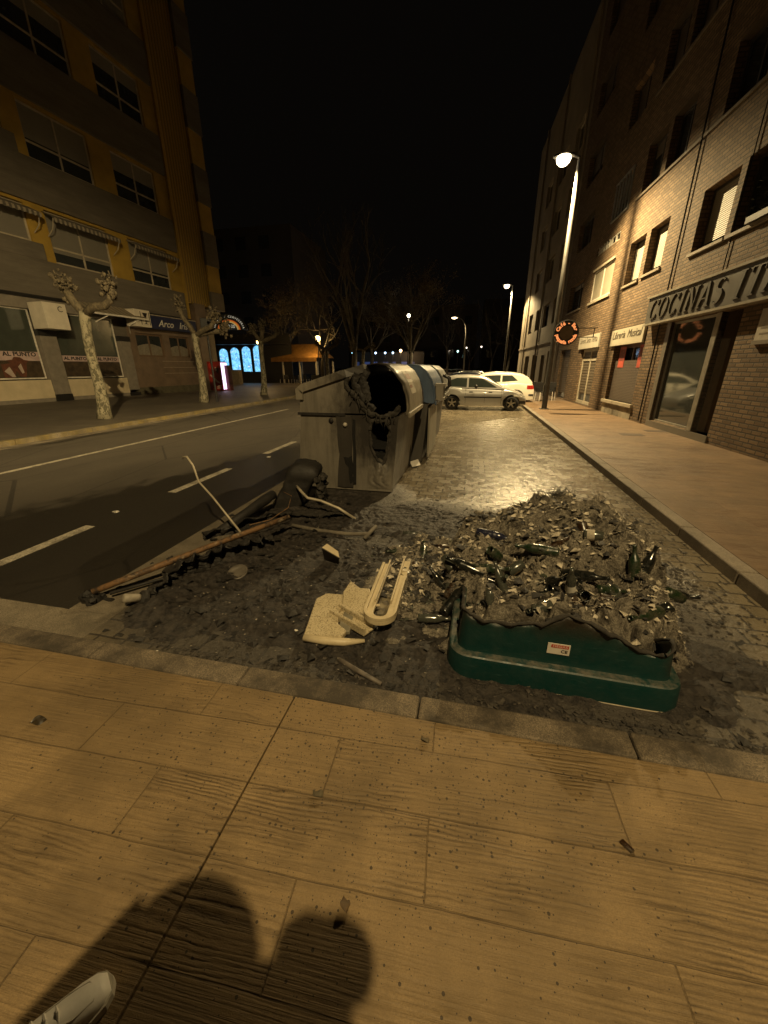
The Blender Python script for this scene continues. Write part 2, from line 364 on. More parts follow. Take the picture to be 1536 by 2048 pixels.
# ------------------------------------------------------------------ street lamps (each carries its own light)
M['lamp_metal']=plain('galvanised_lamp_steel',(.085,.08,.072),.55,metal=.3)
M['lamp_glass']=glow('lit_lamp_lens',(1,.80,.48),9)
def spot(name,parent,loc,power,axis,size,blend,rad=.09,color=WARM):
    d=bpy.data.lights.new(name,'SPOT'); d.energy=power; d.color=color; d.spot_size=R(size); d.spot_blend=blend; d.shadow_soft_size=rad
    o=bpy.data.objects.new(name,d); COL.objects.link(o); o.parent=parent; o.location=loc
    o.rotation_euler=Vector(axis).to_track_quat('-Z','Y').to_euler(); return o
def street_lamp(x,y,H,over,label,power,axis,size,blend,rz=PI,arm=None):
    t=empty('street_lamp',(x,y,.12),rz,label,'street lamp','street lamps along the pavement')
    m=MB(); m.tube([(0,0,0),(0,0,.02),(0,0,H*.5),(0,0,H-.05)],[.105,.105,.082,.052],14); m.build('pole',M['lamp_metal'],t,True)
    m=MB(); m.box(-.17,.17,-.17,.17,0,.03); m.build('base_plate',M['lamp_metal'],t); m=MB(); m.box(.095,.13,-.05,.05,.5,.95); m.build('service_door',M['lamp_metal'],t)
    m=MB(); m.tube([(0,0,H-.06),(0,0,H+.02),(.12,0,H+.08),(over*.6,0,H+.12)],[.052,.05,.045,.04],10); m.build('arm',M['lamp_metal'],t,True)
    m=MB(); prof=[(-.36,.0,.05),(-.3,.13,.10),(0,.17,.13),(.25,.14,.10),(.34,.03,.05)]
    vs=[];fs=[]
    for xx,w,h in prof:
        for yy,zz in ((-w,0),(-w*.8,h*.7),(0,h),(w*.8,h*.7),(w,0)): vs.append((over+xx,yy,H+.08+zz))
    for i in range(4):
        for j in range(4): fs.append((i*5+j,i*5+j+1,(i+1)*5+j+1,(i+1)*5+j))
    fs.append((0,1,2,3,4)); m.add(vs,fs); hd=m.build('lamp_head',M['lamp_metal'],t)
    m=MB(); m.lathe([(.02,-.24),(.12,-.215),(.20,-.14),(.235,-.04),(.22,.03)],18,Matrix.Translation((over,0,H+.06))); m.build('lens',M['lamp_glass'],hd,True)
    spot('lamp_light',t,(over,0,H-.22),power,axis,size,blend)
    return t
# local x points to the street (rz = pi), so local -y is world +y: the beam leans towards the camera (world -y)
street_lamp(2.94,17.35,8.2,.5,'tall bright street lamp standing on the right pavement beside the silver hatchback',8800,(.0,.18,-1),148,.75)
street_lamp(2.75,39.5,8.2,.5,'far street lamp shining against the dark right-hand facades beyond the parked cars',4600,(.0,.12,-1),140,.3)
lamp0=street_lamp(1.5,-3.6,9.4,.2,'street lamp behind the camera lighting the near pavement',4150,(.30,-.66,-1),98,.9)
spot('extra_throw_spot',lamp0,(.2,0,9.26),70000,(1.0,-.95,-.48),50,.9)     # extra spot added at this lamp to brighten the building across the road

# ------------------------------------------------------------------ facades
def wall_holes(m,s0,s1,z0,z1,holes,depth,front=0.,inn=1):
    """front face at local y=front with rectangular openings whose reveals go `depth` inward (inn = sign of inward)"""
    xs=sorted({s0,s1,*[h[0] for h in holes],*[h[1] for h in holes]}); zs=sorted({z0,z1,*[h[2] for h in holes],*[h[3] for h in holes]})
    xs=[x for x in xs if s0<=x<=s1]; zs=[z for z in zs if z0<=z<=z1]
    for i in range(len(xs)-1):
        for j in range(len(zs)-1):
            cx=(xs[i]+xs[i+1])/2; cz=(zs[j]+zs[j+1])/2
            if any(h[0]<cx<h[1] and h[2]<cz<h[3] for h in holes): continue
            m.quad((xs[i],front,zs[j]),(xs[i+1],front,zs[j]),(xs[i+1],front,zs[j+1]),(xs[i],front,zs[j+1]))
    for a,b,c,d in holes:
        k=front+inn*depth
        m.quad((a,front,c),(a,k,c),(a,k,d),(a,front,d)); m.quad((b,front,c),(b,k,c),(b,k,d),(b,front,d))
        m.quad((a,front,d),(a,k,d),(b,k,d),(b,front,d)); m.quad((a,front,c),(a,k,c),(b,k,c),(b,front,c))
def fy(a,b): return (min(a,b),max(a,b))
M['frame_pale']=plain('pale_window_frame',(.42,.36,.26),.5); M['frame_white']=plain('white_window_frame',(.62,.58,.5),.45); M['frame_dark']=plain('dark_window_frame',(.05,.045,.04),.5)
M['glass']=glass('dark_window_glass'); M['glass_green']=glass('greenish_shop_glass',(.035,.04,.032),.05)
def shuttermat(name,col,pitch=.045):
    n=NT(name); o=n.obj(); s=n.sep(o); w=n.math('FRACT',n.math('DIVIDE',s[2],pitch)); g=n.math('LESS_THAN',w,.14)
    c=n.mix(n.math('MULTIPLY',n.noise(o,4,5),.5),col,tuple(x*.6 for x in col)); c=n.mix(n.math('MULTIPLY',g,.7),c,tuple(x*.25 for x in col))
    return n.fin(c,.55,n.bump(n.math('ADD',n.math('MULTIPLY',n.math('SINE',n.math('MULTIPLY',w,PI)),1.),n.math('MULTIPLY',n.noise(o,30,3),.1)),.8,.012))
M['shutter_grey']=shuttermat('grey_roller_shutter',(.23,.21,.17)); M['shutter_white']=shuttermat('white_roller_shutter',(.36,.33,.27)); M['shutter_brown']=shuttermat('brown_roller_shutter',(.12,.09,.06))
def window(parent,a,b,c,d,y,inn,frame,fw=.07,mull=1,trans=None,shut=1.0,shmat=None,gl=None):
    """window filling opening a..b x c..d whose outer frame face is at local y; shut = how far the roller shutter is down"""
    m=MB(); y0,y1=fy(y,y+inn*.06)
    m.box(a,a+fw,y0,y1,c,d); m.box(b-fw,b,y0,y1,c,d); m.box(a+fw,b-fw,y0,y1,c,c+fw); m.box(a+fw,b-fw,y0,y1,d-fw,d)
    for k in range(mull):
        x=a+(b-a)*(k+1)/(mull+1); m.box(x-fw*.45,x+fw*.45,y0,y1,c+fw,d-fw)
    if trans: m.box(a+fw,b-fw,y0,y1,trans-fw*.45,trans+fw*.45)
    w=m.build('window',frame,parent)
    m=MB(); k0,k1=fy(y+inn*.040,y+inn*.05); m.box(a+fw*.5,b-fw*.5,k0,k1,c+fw*.5,d-fw*.5); m.build('pane',gl or M['glass'],w)
    if shut>0 and shmat is not None:
        m=MB(); k0,k1=fy(y+inn*.024,y+inn*.034); m.box(a+fw*.6,b-fw*.6,k0,k1,d-fw*.6-(d-c-fw)*shut,d-fw*.6); m.build('shutter',shmat,w)
    return w
TR_L=lambda x,y,z: Matrix.Translation((x,y,z))@Matrix.Rotation(PI/2,4,'X')
TR_R=lambda x,y,z: Matrix.Translation((x,y,z))@Matrix.Rotation(PI,4,'Z')@Matrix.Rotation(PI/2,4,'X')

# ---- left apartment building: local x runs along the facade away from the camera, local +y is inward
def concrete_band():
    n=NT('weathered_grey_render'); o=n.obj(); s=n.sep(o); f=n.noise(n.comb(n.math('MULTIPLY',s[0],.35),s[1],n.math('MULTIPLY',s[2],1.6)),1.2,6,.7)
    col=n.mix(n.ramp(f,[(.35,0.),(.7,1.)]),(.10,.085,.065),(.17,.145,.11)); col=n.mix(n.math('MULTIPLY',n.noise(o,25,4,.7),.3),col,(.07,.06,.045))
    streak=n.math('FRACT',n.math('MULTIPLY',s[2],4.2)); col=n.mix(n.math('MULTIPLY',n.math('LESS_THAN',streak,.04),.35),col,(.05,.04,.03))
    return n.fin(col,.85,n.bump(f,.2,.01))
M['band']=concrete_band(); M['yellow']=plain('yellow_plaster',(.36,.23,.035),.75,.25,1.2,.2,40)
def corrug():
    n=NT('yellow_corrugated_cladding'); o=n.obj(); s=n.sep(o)
    w=n.math('SINE',n.math('MULTIPLY',s[0],2*PI/.24)); col=n.mix(n.noise(o,.8,5),(.36,.23,.03),(.26,.165,.025)); col=n.mix(n.math('MULTIPLY',n.math('LESS_THAN',w,-.6),.6),col,(.08,.05,.01))
    return n.fin(col,.55,n.bump(w,.9,.03))
M['corrug']=corrug(); M['stone_brown']=plain('brown_stone_cladding',(.15,.105,.07),.55,.3,1.4,.15,25); M['cream']=plain('cream_tile_panel',(.50,.42,.28),.45,.15,2); M['pillar']=plain('grey_stone_pillar',(.20,.175,.14),.6,.2,5); M['black_trim']=plain('black_trim',(.012,.011,.010),.5)
M['awning']=None
def stripes(name,a,b,pitch,axis=0,duty=.5):
    n=NT(name); o=n.obj(); s=n.sep(o); f=n.math('LESS_THAN',n.math('FRACT',n.math('DIVIDE',s[axis],pitch)),duty); return n.fin(n.mix(n.math('MULTIPLY',n.noise(o,5,5),.5),n.mix(f,a,b),(.06,.05,.04)),.8)
M['awning']=stripes('striped_awning_cloth',(.34,.29,.21),(.10,.085,.06),.22); M['awning_shop']=stripes('striped_shop_awning_cloth',(.36,.30,.20),(.13,.11,.07),.30,0,.18)
BL=empty('apartment_building',(-20.3,19,0),R(86),'yellow and grey apartment block with striped awnings above dark shop windows','building')
winL=[]
S0=-16
cols=[(-13.6,-10.9),(-9.3,-6.4),(-4.7,-1.75),(-.9,2.3),(3.6,6.5)]
rows=[(6.5,8.85),(10.65,12.95),(14.9,17.2),(19.1,21.4)]
m=MB()
for zb,zt in ((4.93,6.5),(8.85,10.65),(12.95,14.9),(17.2,19.1),(21.4,23.2)): m.box(S0,7.35,0,.45,zb,zt)
m.box(S0,-1.42,.0,.45,6.5,7.2); m.box(S0,-1.42,.0,.45,10.65,11.3)
for z in (5.8,8.7,12.5,16.5,20.4): m.box(10.0,11.35,-.12,1.2,z,z+(1.2 if z<6 else 2.1))
m.build('band_panel',M['band'],BL,bevel=.015)
m=MB()
for zb,zt in rows:
    hs=[(a,b,(7.2 if (b<-1.4 and zb<8) else 11.3 if (b<-1.4 and zb<11) else zb)+.0,zt-.12) for a,b in cols]
    wall_holes(m,S0,7.5,zb,zt,hs,.18,.14,1)
m.box(7.45,7.6,-.02,.6,4.93,23.2); m.box(10.05,11.3,-.05,1.2,6.0,23.2)
m.build('plaster_wall',M['yellow'],BL)
m=MB(); m.box(7.6,10.05,.1,.6,5.95,23.2); m.build('corrugated_cladding',M['corrug'],BL)
m=MB(); m.box(S0,7.4,.55,.7,0,23.2); m.box(S0,11.3,1.2,12,0,23.2); m.build('core_wall',M['band'],BL)
k=0
for r,(zb,zt) in enumerate(rows):
    for c,(a,b) in enumerate(cols):
        z0=zb if b>-1.4 else (7.2 if r==0 else 11.3 if r==1 else zb)
        sh={(0,3):.78,(0,4):.62,(0,2):1,(1,3):.62,(1,4):.38,(1,2):1}.get((r,c),random.choice([.3,.6,1]))
        window(BL,a,b,z0+.03,zt-.15,.24,1,M['frame_pale'],.085,1 if b>-1.4 else 0,z0+.72 if b>-1.4 else None,sh,M['shutter_grey'])
# awnings over the first-floor windows
for a,b in ((-4.9,-1.55),(-1.05,2.5),(3.45,6.75)):
    m=MB(); z=8.62; q=[(a,.1,z),(b,.1,z),(b,-.55,z-.28),(a,-.55,z-.28)]; m.add(q+[(x,y,zz-.02) for x,y,zz in q],[(0,1,2,3),(4,7,6,5),(0,4,5,1),(2,6,7,3),(1,5,6,2),(0,3,7,4)])
    n=int((b-a)/.22)
    for i in range(n):                       # scalloped valance
        x0=a+(b-a)*i/n; x1=a+(b-a)*(i+1)/n; xm=(x0+x1)/2; zt=z-.29
        m.add([(x0,-.555,zt),(x1,-.555,zt),(x1,-.555,zt-.14),(xm,-.555,zt-.2),(x0,-.555,zt-.14),(x0,-.545,zt),(x1,-.545,zt),(x1,-.545,zt-.14),(xm,-.545,zt-.2),(x0,-.545,zt-.14)],[(0,1,2,3,4),(9,8,7,6,5),(2,7,8,3),(3,8,9,4)])
    aw=m.build('awning',M['awning'],BL)
    for x in (a+.05,b-.05):
        m=MB(); m.tube([(x,-.5,z-.3),(x,-.28,z-.75),(x,.1,z-1.0)],.022,6); m.build('arm',M['frame_pale'],aw)
# ground floor
for a,b in ((-9.2,-8.4),(-2.8,-2.02),(1.5,2.15)):
    m=MB(); m.box(a,b,-.06,.5,.45,3.15); m.build('shop_pillar',M['pillar'],BL,bevel=.01)
m=MB()
for a,b in ((-9.2,-8.4),(-2.8,-2.02),(1.5,2.15)): m.box(a-.02,b+.02,-.08,.5,.0,.45) if a>-3 and a<0 else m.box(a-.01,b+.01,-.07,.5,.0,.3); m.box(a-.02,b+.02,-.08,.5,3.15,3.42)
m.box(S0,7.5,-.02,.3,4.78,4.93)
m.build('black_trim',M['black_trim'],BL)
m=MB(); m.box(-8.38,-2.82,.0,.4,.3,1.15); m.box(-2.0,1.48,.0,.4,.3,1.15); m.build('dado',M['cream'],BL)
m=MB(); m.box(-8.4,-2.82,.02,.4,0,.3); m.box(-2.0,1.48,.02,.4,0,.3); m.box(-8.4,1.5,.05,.5,4.3,4.8); m.build('plinth',M['pillar'],BL)
m=MB(); wall_holes(m,2.16,9.2,.55,4.0,[(2.7,4.8,2.35,3.7),(5.3,7.1,2.35,3.7)],.25,.03,1); m.box(9.2,9.25,.03,3,0.0,6); m.box(8.15,9.2,.0,.6,.0,6.0); m.build('stone_wall',M['stone_brown'],BL)
m=MB(); m.box(2.16,8.15,-.02,.4,0,.55); m.build('stone_base',plain('mossy_stone_base',(.085,.075,.045),.8,.4,3),BL)
for a,b,mu in ((2.7,4.8,1),(5.3,7.1,1)):
    w=window(BL,a,b,2.35,3.7,.16,1,plain('brown_wood_frame',(.13,.08,.045),.5),.11,mu,None,0)
    m=MB(); N=14; pts=[(a+.12,2.46),(b-.12,2.46)]+[(b-.12-(b-a-.24)*i/N,2.95+.17*math.sin(PI*i/N)) for i in range(N+1)]
    m.plate(pts,[],lambda u,v,t:(u,t,v),.185,.19); m.build('half_curtain',plain('frosted_half_curtain',(.20,.175,.13),.7,.3,8),w)
m=MB()
for z in (1.35,1.72,2.1): m.box(4.4,7.6,.0,.03,z,z+.02)
m.tube([(7.75,-.06,.3),(7.75,-.06,4.2)],.045,8); m.build('drain_pipe',M['frame_pale'],BL)
def shopwin(a,b,c,d,y,cow):
    w=window(BL,a,b,c,d,y,1,M['frame_white'],.06,0,None,0,None,M['glass_green'])
    m=MB(); m.box(a+.07,b-.07,y+.012,y+.018,2.02,2.42 if cow else 2.3); m.build('poster_sky',plain('pinkish_poster_sky',(.45,.34,.32),.5,.3,3),w)
    m=MB(); m.box(a+.07,b-.07,y+.012,y+.018,c+.07,2.02); m.build('poster_field',plain('dark_brown_poster_field',(.055,.038,.022),.5,.6,4),w)
    return w
dk=plain('poster_black',(.012,.01,.01),.5)
w=shopwin(-4.9,-2.84,1.2,4.3,.2,True); text('AL PUNTO','lettering',dk,w,TR_L(-3.72,.205,2.3),.26,.002,0,1.4,.008)
m=MB(); m.plate([(-4.6,1.28),(-4.2,1.27),(-4.05,1.6),(-3.95,1.3),(-3.72,1.28),(-3.62,1.62),(-3.55,1.9),(-3.42,2.02),(-3.62,2.06),(-3.75,2.17),(-4.0,2.19),(-4.1,2.06),(-4.35,2.03),(-4.2,1.9),(-4.6,1.85)],[],lambda u,v,t:(u,t,v),.203,.21); m.build('poster_cow',plain('reddish_brown_cow_print',(.12,.045,.025),.5,.5,5),w)
m=MB(); m.plate([(-4.55,1.55),(-4.3,1.3),(-4.15,1.3),(-4.3,1.75)],[],lambda u,v,t:(u,t,v),.197,.202); m.plate([(-3.95,1.75),(-3.85,1.45),(-3.75,1.5),(-3.8,1.9)],[],lambda u,v,t:(u,t,v),.197,.202); m.build('poster_patch',plain('pale_cow_patch_print',(.40,.33,.28),.5),w)
w=shopwin(-2.0,1.46,1.2,4.3,.2,False)
for x in (-1.15,.65): text('AL PUNTO','lettering',dk,w,TR_L(x,.205,2.16),.22,.002,0,1.2,.008)
m=MB(); m.box(-.25,-.19,.14,.2,1.26,4.25); m.build('mullion',M['frame_white'],w)
m=MB()
for a in (-9.9,-6.9): pass
shopwin(-8.35,-4.98,1.2,4.3,.22,False)
# shop awning (folded)
m=MB(); a,b=-.6,2.9; q=[(a,.0,4.95),(b,.0,4.95),(b,-.95,4.42),(a,-.95,4.42)]; m.add(q+[(x,y,z-.02) for x,y,z in q],[(0,1,2,3),(4,7,6,5),(0,4,5,1),(2,6,7,3),(1,5,6,2),(0,3,7,4)]); aw=m.build('shop_awning',M['awning_shop'],BL)
m=MB(); m.box(a,b,-1.0,-.94,4.33,4.42); m.build('awning_rail',M['frame_white'],aw)
for x in (.4,2.4):
    m=MB(); m.tube([(x,-.95,4.36),(x-.5,-.5,4.0),(x,.05,3.6)],.03,6); m.build('arm',M['frame_white'],aw)
# signs standing off the facade
M['white_sign']=plain('white_sign_box',(.62,.56,.45),.45,.12,3)
t=empty('sign_box',(-20.3,19,0),R(86),'white projecting sign box above the grey pillar behind the first pollard tree','sign')
m=MB(); m.box(-2.95,-1.9,-1.0,-.07,3.43,4.55); m.build('box',M['white_sign'],t,bevel=.01)
text('C','emblem',dk,t,TR_L(-2.2,-1.006,4.3),.35,.003)
t=empty('sign_box',(-20.3,19,0),R(86),'pale sign box with a framed cocktail glass left of the blue fascia','sign')
m=MB(); m.box(2.2,3.3,-.75,-.05,3.98,4.9); m.build('box',M['white_sign'],t,bevel=.01)
m=MB(); m.box(2.6,2.63,-.765,-.751,4.1,4.8); m.box(3.2,3.23,-.765,-.751,4.1,4.8); m.plate([(2.75,4.75),(3.1,4.75),(2.95,4.45),(2.95,4.2),(3.08,4.15),(2.78,4.15),(2.9,4.2),(2.9,4.45)],[],lambda u,v,tt:(u,tt,v),-.765,-.751); m.build('glass_picture',dk,t)
t=empty('shop_fascia',(-20.3,19,0),R(86),'dark blue fascia reading Arco Iris in white script','sign')
m=MB(); m.box(3.32,7.4,-.5,-.02,3.98,4.72); m.build('board',plain('navy_fascia_board',(.012,.018,.06),.45),t)
text('Arco   Iris','lettering',plain('white_lettering',(.6,.58,.52),.5),t,TR_L(5.3,-.506,4.3),.55,.004,.35,2.5,.006)
m=MB(); m.box(3.32,7.4,-.52,-.505,4.72,4.76); m.build('edge_trim',M['frame_pale'],t)

# semicircular bar sign sticking out from the end of the left building, facing the camera
t=empty('arch_sign',(-17.1,27,4.22),R(12),'black half-round sign with an orange rainbow arch reading Arco Iris','sign')
m=MB(); N=24; m.plate([(1.25*math.cos(PI*i/N),1.0*math.sin(PI*i/N)) for i in range(N+1)],[],lambda u,v,tt:(u,tt,v),-.08,.08); m.build('board',M['black_trim'],t)
def arc(r0,r1,k=.8): return [(r0*math.cos(PI*i/N),k*r0*math.sin(PI*i/N)) for i in range(N+1)]+[(r1*math.cos(PI*(N-i)/N),k*r1*math.sin(PI*(N-i)/N)) for i in range(N+1)]
for r0,r1,c in ((.80,.72,(.62,.12,.02)),(.72,.64,(.7,.33,.05)),(.64,.57,(.6,.45,.2))):
    m=MB(); m.plate(arc(r1,r0),[],lambda u,v,tt:(u,tt,v),-.095,-.081); m.build('rainbow_band',glow('rainbow_%d'%int(r0*100),c,.35,c),t)
wl=glow('lit_white_letters',(.8,.75,.6),.45,(.6,.6,.55))
text('ARCO IRIS','lettering',wl,t,TR_L(0,-.09,.2),.3,.003,0,.85)
wd='TAPERIA - CERVECERIA'
for i,ch in enumerate(wd):
    a=PI*(1-(i+.5)/len(wd))*.94+.09
    if ch!=' ': text(ch,'letter',wl,t,Matrix.Translation((1.03*math.cos(a),-.09,.83*math.sin(a)))@Matrix.Rotation(PI/2,4,'X')@Matrix.Rotation(a-PI/2,4,'Z'),.19,.003)
m=MB(); m.box(-1.9,-1.2,-.03,.03,.05,.1); m.box(-1.9,-1.2,-.03,.03,.6,.65); m.build('bracket',M['black_trim'],t)

# vending machine
t=empty('vending_machine',(-18.15,26.2,.12),R(4),'red drinks vending machine with a glowing white front under the arch sign','vending machine')
vr=plain('red_vending_panel',(.24,.018,.012),.35,.3,2)
m=MB(); m.box(-.6,.42,0,.85,.03,2.0); m.build('cabinet',vr,t,bevel=.02)
m=MB(); m.lathe([(.01,0),(.2,0),(.2,.01)],20,Matrix.Translation((-.3,-.004,1.72))@Matrix.Rotation(PI/2,4,'X')); m.build('red_disc',plain('bright_red_disc',(.5,.03,.02),.4),t)
m=MB()
m.plate([(-.45,1.15),(-.2,1.0),(.0,.75),(.2,.6),(.2,.5),(-.05,.62),(-.3,.9),(-.5,1.05)],[],lambda u,v,tt:(u,tt,v),-.006,-.001)
for z in (.35,.22): m.plate([(-.1,z),(.3,z+.03),(.32,z-.04),(-.05,z-.06)],[],lambda u,v,tt:(u,tt,v),-.006,-.001)
m.plate([(-.05,1.6),(.08,1.65),(.1,1.4),(-.02,1.35)],[],lambda u,v,tt:(u,tt,v),-.006,-.001)
m.build('white_swoosh',plain('pale_swoosh_print',(.45,.36,.30),.4),t)
m=MB(); m.plate([(.05,1.3),(.22,1.75),(.3,1.7),(.18,1.2)],[],lambda u,v,tt:(u,tt,v),-.007,-.001); m.plate([(-.25,1.45),(-.15,1.55),(-.1,1.2),(-.22,1.1)],[],lambda u,v,tt:(u,tt,v),-.007,-.001); m.build('bottle_print',plain('dark_bottle_print',(.03,.008,.005),.4),t)
def ventmat():
    n=NT('lit_vending_front'); o=n.obj(); v=n.voro(n.mapv(o,scale=(1,1,1)),7.5); c=n.voro(o,7.5,out='Color')
    col=n.mix(n.ramp(v,[(.25,0.),(.45,1.)]),n.mix(.5,c,(1,.1,.3)),(.85,.7,1.)); return n.fin((.1,.1,.1),.3,emis=col,estr=2.6)
m=MB(); m.box(.421,.45,.06,.8,.1,1.92); m.build('lit_front',ventmat(),t)
m=MB(); m.box(.5,.75,.35,.85,0,1.75); m.build('side_cabinet',plain('dark_red_side_cabinet',(.12,.02,.02),.4),t); 

# ---- right brick apartment building: local x along the facade, local -y is inward
M['brick']=brickmat('orange_brown_brick',(.13,.083,.045),(.28,.185,.105),(.060,.046,.032),.26,.086,.014,'xyz',1.0,.85)
BR=empty('brick_building',(5.3,8.1,0),R(92.2),'brown brick apartment block with shuttered windows above shuttered shops on the right','building')
gh=[(2.6,4.75,.29,2.85),(1.93,2.6,.28,2.85),(6.2,8.65,.6,2.45),(10.42,12.77,.17,2.5),(14.6,16.6,.15,2.6)]
w1=[(.55,3.15,4.4,5.75),(3.35,4.68,4.4,5.7),(6.28,7.45,4.45,5.7),(7.75,8.95,4.4,5.7),(10.28,12.75,4.4,5.58),(10.25,12.85,6.17,6.46),(14.2,16.55,4.4,5.64),(-3.4,-.6,4.4,5.75)]
up=[]
for fz in (7.09,9.76,12.43,15.1):
    up+=[(7.7,8.95,fz,fz+1.25),(6.2,7.4,fz,fz+1.25),(3.35,4.7,fz,fz+1.25),(.5,3.1,fz,fz+1.35),(-3.4,-.6,fz,fz+1.35),(9.95,11.5,fz,fz+1.2),(14.2,16.5,fz,fz+1.25)]
m=MB(); wall_holes(m,-14,17.6,0,19,gh+w1+up,.28,0,-1); m.build('brick_wall',M['brick'],BR)
m=MB(); m.box(-14,17.6,-8,-.9,0,19); m.build('core_wall',M['brick'],BR)
M['plaster_pale']=plain('pale_reveal_plaster',(.36,.31,.23),.7,.2,4)
for (a,b,c,d) in [w1[0],w1[1],w1[2],w1[3],w1[6],w1[7]]:
    window(BR,a,b,c,d,-.2,-1,M['frame_dark'],.06,1 if b-a>2 else 0,None,.0 if a<3.2 else .88 if a<9 else .15,M['shutter_white'])
    m=MB(); m.box(a-.06,b+.06,-.25,.06,c-.07,c-.005); m.build('sill',plain('stone_sill',(.22,.18,.13),.7),BR)
w=window(BR,*w1[4],-.03,-1,M['frame_white'],.07,1,None,.97,plain('smooth_cream_shutter',(.27,.24,.18),.5,.12,2))
m=MB(); m.box(10.2,12.85,-.05,.06,4.31,4.395); m.box(10.25,12.8,-.02,.05,5.585,5.66); m.build('sill',M['plaster_pale'],BR)
a,b,c,d=w1[5]
m=MB(); m.box(a,b,-.2,-.16,c,d); m.build('vent_back',M['black_trim'],BR)
m=MB()
for x in (10.95,): 
    pass
for xx in (10.28,10.72,11.18): m.box(xx,xx+.045,-.08,-.02,c,d)
m.box(a,11.22,-.08,-.02,c,c+.035); m.box(a,11.22,-.08,-.02,d-.035,d); m.build('vent_frame',M['frame_white'],BR)
for k in range(5):
    x=11.42+k*.3; m=MB(); m.lathe([(.06,c),(.035,c+.06),(.065,c+.14),(.035,c+.2),(.06,d)],10,Matrix.Translation((x,-.05,0))); m.build('baluster',M['frame_white'],BR,True)
for (a,b,c,d) in up: window(BR,a,b,c,d,-.2,-1,M['frame_dark'],.06,1,None,random.choice([0,.3,.6,.95]),M['shutter_brown'])
m=MB()
for xx in np.linspace(9.95,11.5,6): m.box(xx-.02,xx+.02,.0,.05,7.02,8.2)
m.box(9.9,11.55,.0,.06,7.0,7.04); m.box(9.9,11.55,.0,.06,8.2,8.24); m.build('window_bars',plain('grey_bars',(.2,.2,.2),.5),BR)
m=MB()
for z in (6.98,9.65,12.32): m.box(-14,9.2,.0,.05,z,z+.07)
m.build('string_course',plain('dark_string_course',(.12,.095,.07),.8),BR)
m=MB(); m.tube([(5.35,.05,.2),(5.35,.05,19)],.022,6); m.tube([(3.0,.03,3.7),(3.02,.03,19)],.012,6); m.build('cable_run',M['black_trim'],BR)
# shop front behind glass
M['tile']=brickmat('grey_tile_cladding',(.16,.14,.11),(.20,.175,.14),(.09,.08,.06),.8,.45,.006,'xz',.3,.4,spec=.5)
m=MB(); m.box(1.9,4.9,-.2,.03,.0,.28); m.box(4.75,4.95,-.25,.02,.28,2.87); m.build('tiled_plinth',M['tile'],BR)
w=window(BR,2.78,4.75,.29,2.85,-.06,-1,plain('aluminium_frame',(.30,.28,.24),.4,metal=.5),.05,0,None,0,None,glass('mirror_dark_shop_glass',(.028,.03,.027),.02))
m=MB(); m.box(2.6,2.78,-.2,.02,.29,2.85); m.build('frame_post',plain('aluminium_post',(.26,.24,.20),.4,metal=.4),BR)
m=MB(); n=24; pts=[]
vs=[];fs=[]
for i in range(n+1):
    x=1.95+.65*i/n; y=-.12-(.05 if i%2 else 0); vs+=[(x,y,.30),(x,y,2.84)]
for i in range(n): fs.append((2*i,2*i+2,2*i+3,2*i+1))
m.add(vs,fs); m.build('folding_gate',plain('brown_folding_gate',(.085,.06,.035),.5),BR)
m=MB(); m.box(1.93,2.6,-.6,-.5,.28,2.85); m.build('gate_back',M['black_trim'],BR)
# music bookshop window with roller grille
def grille():
    n=NT('roller_grille'); o=n.obj(); s=n.sep(o); u=n.math('ABSOLUTE',n.math('SUBTRACT',n.math('FRACT',n.math('DIVIDE',s[0],.075)),.5)); v=n.math('ABSOLUTE',n.math('SUBTRACT',n.math('FRACT',n.math('DIVIDE',s[2],.05)),.5))
    f=n.math('GREATER_THAN',n.math('MAXIMUM',u,v),.38); c=n.mix(f,(.018,.013,.011),(.14,.11,.085)); return n.fin(c,.45,n.bump(f,.6,.01))
m=MB(); m.box(6.2,8.65,-.16,-.13,.6,1.95); m.build('roller_grille',grille(),BR)
w=window(BR,6.2,8.65,.6,2.45,-.2,-1,plain('reddish_brown_shop_frame',(.10,.045,.03),.5),.1,1,None,0)
for xx in (6.25,7.85):
    m=MB(); m.box(xx,xx+.5,-.128,-.120,1.72,2.4); pz=m.build('poster',plain('red_orange_poster',(.42,.075,.045),.6,.3,5),BR)
    m=MB(); m.box(xx+.05,xx+.45,-.119,-.117,1.95,2.32); m.build('poster_picture',plain('dark_red_poster_picture',(.20,.04,.03),.6,.5,9),pz)
m=MB(); m.box(6.05,8.8,-.15,.08,.5,.6); m.build('shop_sill',M['plaster_pale'],BR)
m=MB(); m.box(6.1,8.75,-.1,.02,.0,.5); m.build('render_dado',plain('stained_render_dado',(.30,.26,.19),.8,.3,4,dirt=.6),BR)
w=window(BR,10.42,12.77,.17,2.5,-.12,-1,plain('cream_door_frame',(.42,.37,.28),.6),.12,1,2.05,.82,shuttermat('dark_slatted_door',(.12,.095,.065),.12))
w=window(BR,14.6,16.6,.15,2.6,-.14,-1,M['frame_dark'],.08,0,None,.9,shuttermat('brown_metal_door',(.13,.10,.07),.1))
